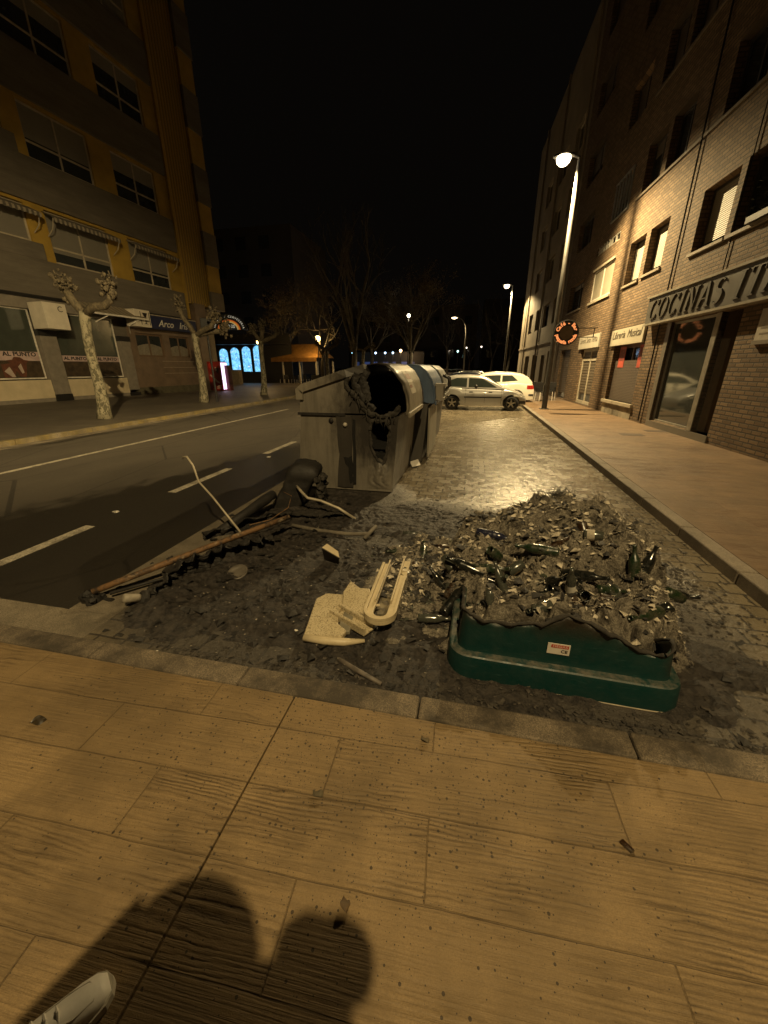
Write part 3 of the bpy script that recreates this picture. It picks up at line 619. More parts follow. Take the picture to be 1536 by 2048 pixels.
# --- shop signs
def rsign(a,b,c,d,label,words,mat,tm,size,width,shear=.25,proud=.07):
    t=empty('shop_sign',(5.3,8.1,0),R(92.2),label,'sign')
    m=MB(); m.box(a,b,.004,proud,c,d); m.build('board',mat,t,bevel=.008)
    text(words,'lettering',tm,t,TR_R((a+b)/2,proud+.004,c+(d-c)*.62),size,.003,shear,width)
    return t
inkm=plain('dark_brown_lettering',(.06,.045,.03),.6)
rsign(6.25,8.97,2.45,2.97,'white sign reading Libreria Musical over the grilled shop window','Libreria  Musical',plain('pale_shop_sign',(.44,.40,.31),.5,.1,2),inkm,.34,2.4)
rsign(10.33,13.1,2.5,3.03,'white sign reading Libreria Santa Teresa over the dark slatted door','Libreria Santa Teresa',plain('dull_shop_sign',(.46,.42,.34),.5,.1,2),plain('faded_lettering',(.16,.14,.11),.6),.32,2.4,.1)
t=empty('shop_sign',(5.3,8.1,0),R(92.2),'long grey fascia with raised dark letters reading Cocinas Italianas','sign')
m=MB(); m.box(-1.2,5.95,.01,.22,2.92,3.58); m.build('board',plain('grey_fascia_board',(.105,.096,.08),.45,.2,1.5),t,bevel=.01)
m=MB(); m.box(-1.25,6.0,.005,.26,3.58,3.63); m.box(-1.25,6.0,.005,.24,2.87,2.92); m.build('edge_trim',plain('pale_metal_trim',(.30,.27,.21),.4),t)
# serif capitals drawn from thick and thin strokes
def serif(word,h,mat,parent,x0,y,z0,sl=.22):
    adv=0
    def em(ch):
        k=h; T=.17*k; t_=.055*k; m=MB(); P=lambda pts:m.plate(pts,[],lambda u,v,tt:(x0-(adv+u+v*sl),tt,z0+v),y,y+.03)
        def bar(xa,ya,xb,yb,w): P([(xa-w/2,ya),(xa+w/2,ya),(xb+w/2,yb),(xb-w/2,yb)])
        def srf(x,yy,w=.36): P([(x-w*k/2,yy),(x+w*k/2,yy),(x+w*k/2,yy+.045*k),(x-w*k/2,yy+.045*k)])
        def bowl(cx,a0,a1,n=22):
            o=[];i_=[]
            for q in range(n+1):
                a=a0+(a1-a0)*q/n; o.append((cx+.42*k*math.cos(a),.5*k+.5*k*math.sin(a))); i_.append((cx+.30*k*math.cos(a)*(1-.0),.5*k+.455*k*math.sin(a)))
            P(o+i_[::-1])
        if ch=='C': bowl(.42*k,R(38),R(322)); bar(.75*k,.68*k,.78*k,.95*k,.05*k); bar(.76*k,.05*k,.76*k,.25*k,.03*k); return .86*k
        if ch=='O': bowl(.44*k,0,PI); bowl(.44*k,PI,2*PI); return .95*k
        if ch=='I': bar(.2*k,.04*k,.2*k,.96*k,T); srf(.2*k,0); srf(.2*k,.955*k); return .48*k
        if ch=='N': bar(.14*k,.04*k,.14*k,.96*k,t_); bar(.16*k,k,.72*k,0,T); bar(.74*k,.04*k,.74*k,.96*k,t_); srf(.14*k,0,.28); srf(.74*k,.955*k,.28); return .95*k
        if ch=='A': bar(.10*k,.04*k,.42*k,k,t_); bar(.74*k,.04*k,.44*k,k,T); P([(.22*k,.33*k),(.63*k,.33*k),(.62*k,.38*k),(.24*k,.38*k)]); srf(.10*k,0,.26); srf(.74*k,0,.32); return .90*k
        if ch=='T': bar(.38*k,.04*k,.38*k,.96*k,T); P([(.02*k,.955*k),(.74*k,.955*k),(.74*k,k),(.02*k,k)]); bar(.04*k,.8*k,.04*k,.96*k,.03*k); bar(.72*k,.8*k,.72*k,.96*k,.03*k); srf(.38*k,0); return .82*k
        if ch=='L': bar(.2*k,.04*k,.2*k,.96*k,T); srf(.2*k,.955*k); P([(.05*k,0),(.66*k,0),(.68*k,.22*k),(.64*k,.045*k),(.05*k,.045*k)]); return .74*k
        if ch=='S':
            pts=[];n=26
            for q in range(n+1):
                u=q/n; a=R(60)+R(210)*min(1,u*2) if u<.5 else 0
                if u<.5: aa=R(40)+R(230)*(u*2); pts.append((.33*k+.22*k*math.cos(aa),.73*k+.225*k*math.sin(aa)))
                else: aa=R(90)-R(230)*((u-.5)*2); pts.append((.33*k+.25*k*math.cos(aa),.265*k+.24*k*math.sin(aa)))
            L=[];Rr=[]
            for q in range(len(pts)):
                p=Vector(pts[q]); a=Vector(pts[max(q-1,0)]); b=Vector(pts[min(q+1,len(pts)-1)]); d=(b-a); d=d.normalized() if d.length>0 else Vector((1,0)); nn=Vector((-d.y,d.x)); w=(.03+.05*math.exp(-((q/len(pts)-.5)/.16)**2))*k
                L.append(tuple(p+nn*w)); Rr.append(tuple(p-nn*w))
            for q in range(len(L)-1): P([L[q],L[q+1],Rr[q+1],Rr[q]])
            return .70*k
        return None
        
    for ch in word:
        if ch==' ': adv+=.6*h; continue
        k=h; m=None
        # build the letter mesh
        frame={}
        mbs=[]
        orig=MB.plate
        box=MB()
        def rec(self,*a,**kw): return orig(box,*a,**kw)
        MB.plate=rec
        try: wdt=em(ch)
        finally: MB.plate=orig
        box.build('letter',mat,parent)
        adv+=wdt+.16*h
serif('COCINAS ITALIANAS',.50,plain('raised_dark_letters',(.075,.067,.055),.5),t,5.72,.221,3.0)
t=empty('wall_plaque',(5.3,8.1,0),R(92.2),'small pale plaque on the brick under the right end of the grey fascia','sign')
m=MB(); m.box(.6,1.3,.004,.05,2.2,2.75); m.build('board',plain('pale_plaque',(.42,.38,.31),.5),t); m=MB(); m.box(.58,1.32,.004,.07,2.13,2.2); m.box(.7,1.2,.051,.054,2.3,2.33); m.box(.7,1.2,.051,.054,2.4,2.43); m.build('plaque_rail',plain('plaque_trim',(.2,.17,.13),.5),t)
# plant on the window ledge
t=empty('window_plant',(5.3,8.1,0),R(92.2),'leafy pot plant hanging over the ledge of the dark window at right','plant')
m=MB()
for k in range(110):
    c=Vector((random.uniform(.9,2.6),random.uniform(-.15,.12),4.5+abs(random.gauss(.1,.25)))); d=Vector((random.gauss(0,1),random.gauss(0,1),random.gauss(0,.6))).normalized()*.09; e=d.cross(Vector((0,0,1))).normalized()*.03
    m.add([c,c+d*.5+e,c+d,c+d*.5-e],[(0,1,2,3)])
m.build('leaves',plain('dark_leaves',(.012,.018,.007),.6),t)
m=MB(); m.box(.8,2.5,-.1,.12,4.405,4.52); m.build('planter',M['frame_dark'],t)
# round neon cafe sign
t=empty('cafe_sign',(3.13,16.2,2.88),R(4),'round black bar sign with a ring of glowing orange letters reading Cafe - Bar','sign')
m=MB(); m.lathe([(.48,-.06),(.5,-.05),(.5,.05),(.48,.06)],32,Matrix.Rotation(PI/2,4,'X')); m.build('disc',M['black_trim'],t)
m=MB(); m.lathe([(.27,.061),(.27,.066)],28,Matrix.Rotation(PI/2,4,'X')); m.build('centre_disc',plain('brown_sign_centre',(.09,.06,.03),.6),t)
neon=glow('orange_neon',(1,.33,.10),1.0,(.3,.1,.05))
def ring(wd,a0,a1,out):
    for i,ch in enumerate(wd):
        a=a0+(a1-a0)*(i+.5)/len(wd)
        if ch==' ': continue
        text(ch,'letter',neon,t,Matrix.Translation((.375*math.cos(a),-.067,.375*math.sin(a)))@Matrix.Rotation(PI/2,4,'X')@Matrix.Rotation(a-PI/2 if out else a+PI/2,4,'Z'),.20,.006,bold=.008)
ring('Café - Bar',R(168),R(12),True); ring('pequeña ronda',R(190),R(350),False)
m=MB(); m.box(.44,1.25,-.015,.015,.16,.19); m.box(.44,1.25,-.015,.015,-.19,-.16); m.box(1.1,1.13,-.015,.015,-.16,.16); m.build('bracket',M['black_trim'],t)
t.scale=(.84,.84,.84)


# ---- second right block further along
M['render_far']=plain('grey_brown_render',(.24,.20,.145),.8,.25,.8,.2,30)
B2=empty('apartment_building',(5.3,8.1,0),R(92.2),'grey rendered block behind the round cafe sign beyond the brick building','building')
h2=[(18.6,20.4,4.3,5.7),(21.6,23.4,4.3,5.7),(24.6,26.2,4.3,5.7),(27.5,29.2,4.3,5.7),(18.6,20.4,7.1,8.5),(22,24,7.1,8.5),(26,28,7.1,8.5),(18.4,20.2,.15,2.7),(21.0,22.2,.15,2.5),(23.5,25.5,.3,2.6),(27,29,.3,2.6)]
h2+=[(x,x+1.9,z,z+1.4) for z in (9.8,12.5) for x in (18.6,22,26)]
m=MB(); wall_holes(m,17.6,33,0,18,h2,.25,-.02,-1); m.build('wall',M['render_far'],B2)
m=MB(); m.box(17.6,33,-8,-1,0,18); m.build('core_wall',M['render_far'],B2)
for q in h2:
    window(B2,*q,-.18,-1,M['frame_dark'] if q[2]<5 and q[2]>3 else M['frame_pale'],.07,1,None,random.choice([0,.4,.9]),M['shutter_brown'])
m=MB()
for x in (18.2,24.1,29.8): m.tube([(x,.06,.1),(x,.06,18)],.06,8)
m.box(17.6,33,-.02,.06,3.2,3.3); m.build('drain_pipe',M['render_far'],B2)

# ------------------------------------------------------------------ rubbish containers
def binplastic(name,col,sootc=None,gloss=.5,amt=.5):
    n=NT(name); o=n.obj(); s=n.sep(o); f=n.noise(o,2.2,6,.65); c=n.mix(n.ramp(f,[(.35,0.),(.7,1.)]),tuple(x*.75 for x in col),col)
    st=n.noise(n.mapv(o,scale=(9,9,.8)),1.4,5,.65); c=n.mix(n.math('MULTIPLY',n.ramp(st,[(.45,0.),(.7,1.)]),amt),c,tuple(x*.35 for x in col))
    c=n.mix(n.math('MULTIPLY',n.ramp(n.noise(o,90,3,.7),[(.5,0.),(.8,1.)]),.3),c,tuple(x*.4 for x in col))
    if sootc:
        v=n.n('ShaderNodeVectorMath',operation='DISTANCE'); n.set(v.inputs[0],n.mapv(o,scale=(1,.7,1))); v.inputs[1].default_value=(sootc[0],sootc[1]*.7,sootc[2])
        d=n.math('ADD',v.outputs['Value'],n.math('MULTIPLY',n.math('SUBTRACT',n.noise(n.mapv(o,scale=(1.6,1.6,.7)),4,7,.75),.5),1.1)); k=n.math('SUBTRACT',1.,n.sstep(d,.38,1.0)); c=n.mix(n.math('MULTIPLY',k,.93),c,(.015,.012,.010))
    return n.fin(c,n.math('ADD',n.math('MULTIPLY',n.noise(o,7,5),.3),gloss-.12),n.bump(n.math('ADD',n.noise(o,3,3),n.math('MULTIPLY',n.noise(o,120,3),.12)),.25,.02))
M['char']=plain('charred_plastic',(.020,.017,.014),.7,.6,9,.9,40)
M['char_ash']=plain('ashy_charred_edge',(.034,.029,.023),.85,.7,14,1.0,60)
M['soot_hollow']=plain('soot_and_hollow_shade',(.006,.005,.004),.9)  # near-black for soot; also paints the shade in wheel and bolt hollows
LIDP=[(-.70,1.30),(-.70,1.44),(-.62,1.50),(-.1,1.66),(.25,1.76),(.42,1.78),(.57,1.76),(.70,1.67),(.80,1.52),(.855,1.36),(.875,1.20),(.86,1.10)]
def smoothline(P,n=3):
    out=[]
    for i in range(len(P)-1):
        a,b=P[i],P[i+1]
        for k in range(n): out.append((a[0]+(b[0]-a[0])*k/n,a[1]+(b[1]-a[1])*k/n))
    return out+[P[-1]]
def extr(m,P,y0,y1,th,ny=10,edge=None):
    """open profile P (x,z) swept along y with thickness th; edge(x) shifts the near end"""
    k=len(P); nr=[]
    for i in range(k):
        a=P[max(i-1,0)]; b=P[min(i+1,k-1)]; d=Vector((b[0]-a[0],b[1]-a[1])).normalized(); nr.append((d.y*-1,d.x))
    vs=[];fs=[]
    for s_ in (0,1):
        for j in range(ny+1):
            for i in range(k):
                ya=y0+(edge(*P[i]) if edge else 0); y=ya+(y1-ya)*j/ny; q=-th*s_
                vs.append((P[i][0]+nr[i][0]*q,y,P[i][1]+nr[i][1]*q))
    Nn=(ny+1)*k
    for j in range(ny):
        for i in range(k-1):
            a=j*k+i; fs.append((a,a+1,a+k+1,a+k)); fs.append((Nn+a,Nn+a+k,Nn+a+k+1,Nn+a+1))
    for i in range(k-1):
        fs.append((i,Nn+i,Nn+i+1,i+1)); a=ny*k+i; fs.append((a,a+1,Nn+a+1,Nn+a))
    for j in range(ny):
        a=j*k; fs.append((a,a+k,Nn+a+k,Nn+a)); a=j*k+k-1; fs.append((a,Nn+a,Nn+a+k,a+k))
    m.add(vs,fs)
def jitloop(P,amp,n=4):
    out=[]
    for i in range(len(P)):
        a=Vector(P[i]); b=Vector(P[(i+1)%len(P)])
        for k in range(n):
            p=a.lerp(b,k/n); out.append((p.x+random.uniform(-amp,amp),p.y+random.uniform(-amp,amp)))
    return out
def container(x,y,label,L,body,lid,cover,burnt,cheek):
    t=empty('rubbish_container',(x,y,0),0,label,'container')
    low=[(-.77,.02),(.66,.02),(.71,.55),(.75,1.10),(-.67,1.10)]
    hiA=[(-.67,1.125),(.75,1.125),(.80,1.3),(.74,1.52),(.5,1.66),(.2,1.66),(-.65,1.40)]
    holes1=[];holes2=[]
    if burnt:
        h=jitloop([(.36,.86),(.39,1.02),(.58,1.0),(.62,.9),(.58,.62),(.53,.42),(.44,.52),(.37,.66)],.012); holes1=[h]
        big=[(.20,1.60),(.06,1.52),(.10,1.42),(.17,1.40),(.25,1.28),(.33,1.16),(.46,1.128),(.74,1.128),(.80,1.2),(.83,1.3),(.76,1.5),(.5,1.665),(.3,1.64)]
        hiA=[(-.67,1.125),(.30,1.125)]+jitloop([(.30,1.16),(.24,1.27),(.16,1.34),(.10,1.40),(.02,1.45),(.04,1.54),(.14,1.62)],.012,3)[:-3]+[(.14,1.64),(-.65,1.40)]
    m=MB(); fn=lambda u,v,tt:(u,tt+.0+(.06*(1-v/1.1) if False else 0),v)
    m.plate(low,holes1,fn,0,.03); m.plate(low,[],fn,L-.03,L)
    P=[(-.67,1.10),(-.77,.02),(.66,.02),(.71,.55),(.75,1.10)]; extr(m,smoothline(P,3),.03,L-.03,-.025,6)
    bd=m.build('body',body,t,bevel=.012 if not burnt else 0)
    m=MB(); m.plate(hiA,[],fn,-.012,.02); m.build('end_panel',cheek,t); m=MB(); m.plate([(-.67,1.125),(.74,1.125),(.80,1.3),(.74,1.52),(.5,1.66),(.2,1.66),(-.65,1.40)],[],fn,L-.02,L+.012); m.build('end_panel',cheek,t)
    m=MB(); m.box(-.70,.0,-.03,-.012,1.09,1.125); m.build('seam',M['char'],t)
    # lid roof and front cover
    roof=smoothline(LIDP[:5],3); cov=smoothline(LIDP[4:],4)
    m=MB(); extr(m,roof,-.05,L+.05,.10,8, (lambda a,b:max(0,a-.0)*.35+random.uniform(0,.02) if a>.0 else 0) if burnt else None); m.build('lid',lid,t)
    def ed(a,b):
        if a>.84: return .08
        return .16+.14*math.sin(a*7)+random.uniform(-.015,.015) if b>1.5 else .06+random.uniform(-.01,.01)
    m=MB(); extr(m,cov,-.03,L+.08,.022,8,ed if burnt else None)
    if not burnt:
        ch=[(.25,1.74),(.42,1.76),(.57,1.74),(.70,1.65),(.79,1.52),(.84,1.36),(.86,1.2),(.84,1.11),(.72,1.12),(.5,1.22),(.28,1.45)]
        m.plate(ch,[],fn,-.028,-.014); m.plate(ch,[],fn,L+.05,L+.07)
    cv=m.build('cover',cover,t,False)
    for p in cv.data.polygons: p.use_smooth=len(p.vertices)==4
    m=MB(); m.box(.865,.895,.1,L-.1,1.07,1.14); m.build('cover_lip',cover,t,bevel=.01)
    m=MB()
    for yy in (.05,L-.12): m.box(-.60,-.5,yy,yy+.07,.0,.05); m.box(.45,.55,yy,yy+.07,.0,.05)
    m.build('foot',M['char'],t)
    return t,bd
grey=binplastic('grey_container_plastic',(.22,.195,.155),(.55,0,1.1)); lidg=binplastic('pale_grey_lid_plastic',(.26,.23,.18),(.45,-.05,1.5),.42); covg=binplastic('dull_metallic_cover',(.34,.30,.22),(.3,-.1,1.6),.36,.7)
inside=M['soot_hollow']
b1,bd=container(-1.7,5.25,'burnt grey rubbish container with a melted hole in its end, nearest the debris',1.72,grey,lidg,covg,True,grey)
m=MB(); m.box(-.60,.60,.30,1.6,.06,.5); m.box(-.62,.70,1.55,1.57,.05,1.6); m.build('dark_lining',inside,b1)  # sooty black boxes inset to keep the hole dark inside
# melted rim, hanging folds, sooty channel, slot
def blobrim(loop,r,name,mat,parent,close=True,jit=.5,yy=-.02):
    m=MB(); P=[Vector((a+random.uniform(-.01,.01),yy+random.uniform(-.035,.02),b+random.uniform(-.01,.01))) for a,b in loop]
    m.tube(P+([P[0]] if close else []),[r*random.uniform(.5,1.5) for _ in range(len(P)+(1 if close else 0))],7,True,jit*.4); return m.build(name,mat,parent,True)
def charband(loop,w,name,mat,parent,seed,y0=-.015,amp=.06,close=False):
    P=[Vector(p) for p in loop]; P=P+[P[0]] if close else P
    D=[0]
    for a,b in zip(P,P[1:]): D.append(D[-1]+(b-a).length)
    n=max(24,int(D[-1]/.012)); nt=9; co=[];fs=[]
    S=np.linspace(0,D[-1],n); X=np.interp(S,D,[p.x for p in P]); Z=np.interp(S,D,[p.y for p in P])
    k=np.ones(5)/5; Xs=np.convolve(np.pad(X,2,'edge'),k,'valid'); Zs=np.convolve(np.pad(Z,2,'edge'),k,'valid')
    tx=np.gradient(Xs); tz=np.gradient(Zs); l=np.hypot(tx,tz)+1e-9; nx,nz=-tz/l,tx/l
    for t_ in range(nt):
        f=t_/(nt-1); ww=w*(.45+1.1*fbm(S*9,S*0+seed,3,seed)); o=(f-.5)*ww+(fbm(S*22,S*0+f*3+seed,3,seed+3)-.5)*.03
        y=y0-.36*amp*np.sin(PI*f)*(.35+1.1*fbm(S*13,S*0+f*2.2,3,seed+7,True))+.02*(fbm(S*60,S*0+f*9,2,seed+9)-.5)
        for a in range(n): co.append((Xs[a]+nx[a]*o[a],y[a],Zs[a]+nz[a]*o[a]))
    for t_ in range(nt-1):
        for a in range(n-1): b=t_*n+a; fs.append((b,b+1,b+n+1,b+n))
    m=MB(); m.add(co,fs); return m.build(name,mat,parent,True)
charband([(.06,1.60),(.02,1.52),(.06,1.43),(.13,1.38),(.20,1.28),(.27,1.19),(.36,1.12),(.55,1.09),(.70,1.14),(.78,1.25)],.085,'melted_rim',M['char_ash'],b1,3)
charband([(.18,1.66),(.12,1.52),(.19,1.44),(.25,1.33),(.32,1.23),(.42,1.16)],.10,'melted_rim',M['char'],b1,8,.02,.05)
charband([(.30,1.70),(.24,1.55),(.27,1.42),(.31,1.28)],.12,'melted_rim',M['char'],b1,14,.06,.05)
charband([(.35,.90),(.36,1.03),(.60,1.04),(.64,.9),(.61,.62),(.53,.40),(.43,.52),(.36,.66)],.045,'melted_rim',M['char_ash'],b1,21,-.004,.03,True)
m=MB()
for i in range(26):
    x0=random.uniform(.08,.72); z0=1.42-x0*.42+random.uniform(-.1,.1) if x0<.4 else 1.12+random.uniform(-.06,.04); L_=random.uniform(.05,.20)
    pts=[(x0,-.03-random.uniform(0,.03),z0),(x0+random.uniform(-.03,.03),-.05-random.uniform(0,.03),z0-L_*.5),(x0+random.uniform(-.05,.05),-.03,z0-L_)]
    m.tube(pts,[random.uniform(.005,.011),random.uniform(.004,.010),.002],6,True,.3)
m.build('melted_drips',M['char_ash'],b1,True)
# wrinkled sag under the lower hole
vs=[];fs=[];nx,nz=26,26
for j in range(nz+1):
    for i in range(nx+1):
        u=i/nx; v=j/nz; x0=.30+.36*u; z0=.06+.46*v*(1-.25*abs(u-.5)*2); w=math.sin(PI*u)*math.sin(PI*min(1,v*1.1))
        vs.append((x0,-.004-.05*w*(.4+.6*abs(math.sin(9*u+7*v+2*math.sin(6*v))))-.02*w*random.random(),z0))
for j in range(nz):
    for i in range(nx): a=j*(nx+1)+i; fs.append((a,a+1,a+nx+2,a+nx+1))
m=MB(); m.add(vs,fs); m.build('wrinkled_sag',grey,b1,True)
m=MB(); m.plate(jitloop([(-.15,.06),(.09,.06),(.08,.42),(.10,1.07),(-.13,1.09),(-.11,.55)],.008,4),[],lambda u,v,tt:(u,tt,v),-.022,-.004); m.build('sooty_channel',binplastic('sooty_grey_plastic',(.045,.038,.030),None,.6),b1)
m=MB(); m.plate(jitloop([(.095,.12),(.135,.12),(.14,1.04),(.105,1.06)],.006,4),[],lambda u,v,tt:(u,tt,v),-.026,-.003); m.plate(jitloop([(-.05,.5),(.09,.52),(.09,.15),(.05,.12),(.02,.35)],.015,4),[],lambda u,v,tt:(u,tt,v),-.028,-.02); m.build('burnt_slot',inside,b1)
m=MB(); m.ball((-.0,-.03,.97),.032,10,.05); m.build('pale_knob',plain('pale_knob',(.42,.38,.31),.5),b1,True)
m=MB(); m.ball((-.21,-.012,1.02),.035,8,.2,(1,.5,1)); m.build('pivot_bolt',M['char'],b1,True)
# embossed lettering on the sloping lid, sticker on the cover
ang=math.atan2(1.66-1.50,.52)
text('AYUNTAMIENTO DE LEON','embossed_lettering',lidg,b1,Matrix.Translation((-.36,.16,1.588))@Matrix.Rotation(-ang,4,'Y')@Matrix.Rotation(0,4,'Z'),.11,.012,0,.62)
m=MB(); cvs=smoothline(LIDP[7:10],4); 
extr(m,[(a+.004,b+.003) for a,b in cvs],.45,.95,.002,3); stk=m.build('cover_sticker',plain('scuffed_white_sticker',(.46,.41,.32),.5,.4,9,dirt=.5),b1)
m=MB(); extr(m,[(a+.0065,b+.005) for a,b in cvs[1:4]],.52,.88,.002,3); extr(m,[(a+.0065,b+.005) for a,b in cvs[5:7]],.5,.7,.002,3); m.build('sticker_print',plain('faded_red_print',(.22,.10,.06),.6),stk)
blue=binplastic('blue_cover_plastic',(.085,.125,.20),None,.40,.4); dkbody=binplastic('dark_grey_container_plastic',(.075,.068,.058),None,.5)
b2,_=container(-1.52,7.25,'container with a blue hinged cover standing behind the burnt one',1.75,dkbody,lidg,blue,False,dkbody)
m=MB(); m.box(.86,1.02,.25,.6,1.15,1.19); m.box(.86,1.0,.25,.28,1.19,1.40); m.box(.86,1.0,.57,.6,1.19,1.40); m.box(.84,1.03,.25,.6,1.40,1.44); m.build('side_bracket',binplastic('pale_bracket_plastic',(.26,.23,.18)),b2)
m=MB(); m.box(.755,.785,.1,1.6,.1,1.05); m.build('side_panel',binplastic('pale_side_panel_plastic',(.25,.225,.175)),b2)
b3,_=container(-1.50,9.35,'third container with hoop handles mostly hidden behind the blue covered one',1.75,dkbody,lidg,binplastic('grey_cover_plastic',(.16,.16,.15),None,.4),False,dkbody)
for yy in (.3,.9):
    m=MB(); m.tube([(.8,yy,1.15),(.95,yy,1.3),(.94,yy,1.48),(.8,yy,1.55)],.03,8); m.build('hoop_handle',M['char'],b3,True)

# ------------------------------------------------------------------ cars
M['tyre']=plain('tyre_rubber',(.015,.014,.013),.8); M['rim']=plain('alloy_rim',(.42,.39,.33),.35,metal=.6); M['tail_red']=plain('red_tail_lamp',(.30,.02,.012),.25); M['lamp_clear']=plain('clear_lamp',(.5,.48,.42),.2); M['trim_black']=plain('black_car_trim',(.015,.014,.013),.5)
M['car_glass']=glass('car_window_glass',(.02,.025,.022),.03)
def carpaint(name,col,metal=.5):
    n=NT(name); o=n.obj(); return n.fin(n.mix(n.noise(o,2,4),tuple(x*.9 for x in col),col),n.math('ADD',n.math('MULTIPLY',n.noise(o,6,4),.12),.28),metal=metal,coat=.6,normal=n.bump(n.noise(o,90,2),.03,.002))
def lerpp(P,x):
    if x<=P[0][0]: return P[0][1]
    for a,b in zip(P,P[1:]):
        if x<=b[0]: return a[1]+(b[1]-a[1])*(x-a[0])/(b[0]-a[0])
    return P[-1][1]
def car(name,loc,rz,label,paint,L,Wd,wr,ax0,ax1,low,roof,side_win,ws,rear,group=None,detail=True):
    """low: (x,z) top line of the lower body, roof: (x,z) roof line; x from tail 0 to nose L; local x forward, y left"""
    t=empty(name,loc,rz,label,'car',group); hw=Wd/2; cx=L/2
    pl=lambda x: 1-.16*abs((x-cx)/cx)**5
    def yw(x,z):
        zt=lerpp(low,x); f=1-.10*max(0,(.42-z)/.42)**2-.06*max(0,(z-.6)/.4); return hw*pl(x)*f
    n=84; rows=9; vs=[];fs=[]
    def zb(x):
        z=.20+.05*abs((x-cx)/cx)**4
        for ax in (ax0,ax1):
            d=abs(x-ax); r=wr+.055
            if d<r: z=max(z,wr+math.sqrt(r*r-d*d))
        return z
    xs=sorted(set([L*i/n for i in range(n+1)]+[ax+s*(wr+.055)*k for ax in (ax0,ax1) for s in (-1,1) for k in (1,.97,.9)]))
    prof=[]
    for x in xs:
        zt=lerpp(low,x); z0=min(zb(x),zt-.05); ring=[]
        for k in range(rows):
            z=z0+(zt-z0)*(k/(rows-1)); yy=yw(x,z)*(1-(.10 if k==rows-1 else .025 if k==rows-2 else 0)); ring.append((x,yy,z))
        ring.append((x,yw(x,zt)*.6,zt+.03)); ring.append((x,0,zt+.045))
        prof.append(ring)
    k=len(prof[0]); full=[]
    for ring in prof: full+=ring+[(x,-y,z) for x,y,z in ring[:-1]][::-1]
    kk=2*k-1
    for i in range(len(xs)-1):
        for j in range(kk-1): a=i*kk+j; fs.append((a,a+1,a+kk+1,a+kk))
    fs.append(tuple(range(kk))); fs.append(tuple((len(xs)-1)*kk+j for j in reversed(range(kk))))
    m=MB(); m.add(full,fs)
    m.box(.1,L-.1,-hw*.7,hw*.7,.19,.34)
    body=m.build('body',paint,t,True)
    # greenhouse
    x0,x1=roof[0][0],roof[-1][0]; n2=44; vs=[];fs=[]
    def yg(x,z):
        zl=lerpp(low,x); f=min(1,max(0,(z-.85)/.55)); return hw*pl(x)*(.93-.20*f)
    for i in range(n2+1):
        x=x0+(x1-x0)*i/n2; zl=lerpp(low,x)-.02; zr=max(lerpp(roof,x),zl+.01); ring=[]
        for q in (0,.25,.5,.75,.92): z=zl+(zr-zl)*q; ring.append((x,yg(x,z),z))
        ring.append((x,yg(x,zr)*.86,zr)); ring.append((x,0,zr+.025)); vs+=ring+[(a,-b,c) for a,b,c in ring[:-1]][::-1]
    kk=13
    for i in range(n2):
        for j in range(kk-1): a=i*kk+j; fs.append((a,a+1,a+kk+1,a+kk))
    m=MB(); m.add(vs,fs); m.build('cabin',paint,t,True)
    for pts in side_win:
        for s in (1,-1):
            m=MB(); cxp=sum(p[0] for p in pts)/len(pts); czp=sum(p[1] for p in pts)/len(pts)
            # subdivide the polygon as a fan so that it follows the curved side
            rim=smoothline(list(pts)+[pts[0]],4)[:-1]; V=[]; F=[]
            for f in (1,.6,.25): V+=[(cxp+(a-cxp)*f,s*(yg(cxp+(a-cxp)*f,czp+(b-czp)*f)+.006),czp+(b-czp)*f) for a,b in rim]
            V.append((cxp,s*(yg(cxp,czp)+.006),czp)); q=len(rim)
            for l in range(2):
                for i in range(q): F.append((l*q+i,l*q+(i+1)%q,(l+1)*q+(i+1)%q,(l+1)*q+i))
            for i in range(q): F.append((2*q+i,2*q+(i+1)%q,3*q))
            m.add(V,F); m.build('side_window',M['car_glass'],t,True)
    for nm,(xa,xb) in (('windscreen',ws),('rear_window',rear)):
        V=[];F=[];q=8
        for i in range(q+1):
            x=xa+(xb-xa)*i/q; zr=lerpp(roof,x); zl=lerpp(low,x)
            for j in range(7):
                f=-1+2*j/6; y=f*yg(x,zr)*.84; V.append((x+(.004 if nm=='windscreen' else -.004),y,zr+.025*(1-abs(f))+.008))
        for i in range(q):
            for j in range(6): a=i*7+j; F.append((a,a+1,a+8,a+7))
        m=MB(); m.add(V,F); m.build(nm,M['car_glass'],t,True)
    for ax in (ax0,ax1):
        for s in (1,-1):
            w=empty('wheel',(ax,s*(hw-.11),wr)); w.parent=t
            Mx=Matrix.Rotation(-s*PI/2,4,'X')
            m=MB(); m.lathe([(wr*.62,-.09),(wr*.9,-.095),(wr,-.06),(wr,.06),(wr*.9,.095),(wr*.62,.09)],26,Mx,False); m.build('tyre',M['tyre'],w,True)
            m=MB(); m.lathe([(.02,.055),(wr*.12,.06),(wr*.13,.05)],16,Mx); m.lathe([(wr*.57,.05),(wr*.63,.09),(wr*.66,.088),(wr*.64,.05)],26,Mx,False)
            for q in range(5):
                a=2*PI*q/5; m.box(-.028,.028,wr*.1,wr*.6,.045,.07,Mx@Matrix.Rotation(a,4,'Z'))
            m.build('rim',M['rim'],w)
            m=MB(); m.lathe([(.01,.0),(wr*.6,.0),(wr*.6,.01)],20,Mx); m.build('wheel_shade',M['soot_hollow'],w)  # flat black disc paints the shade behind the spokes
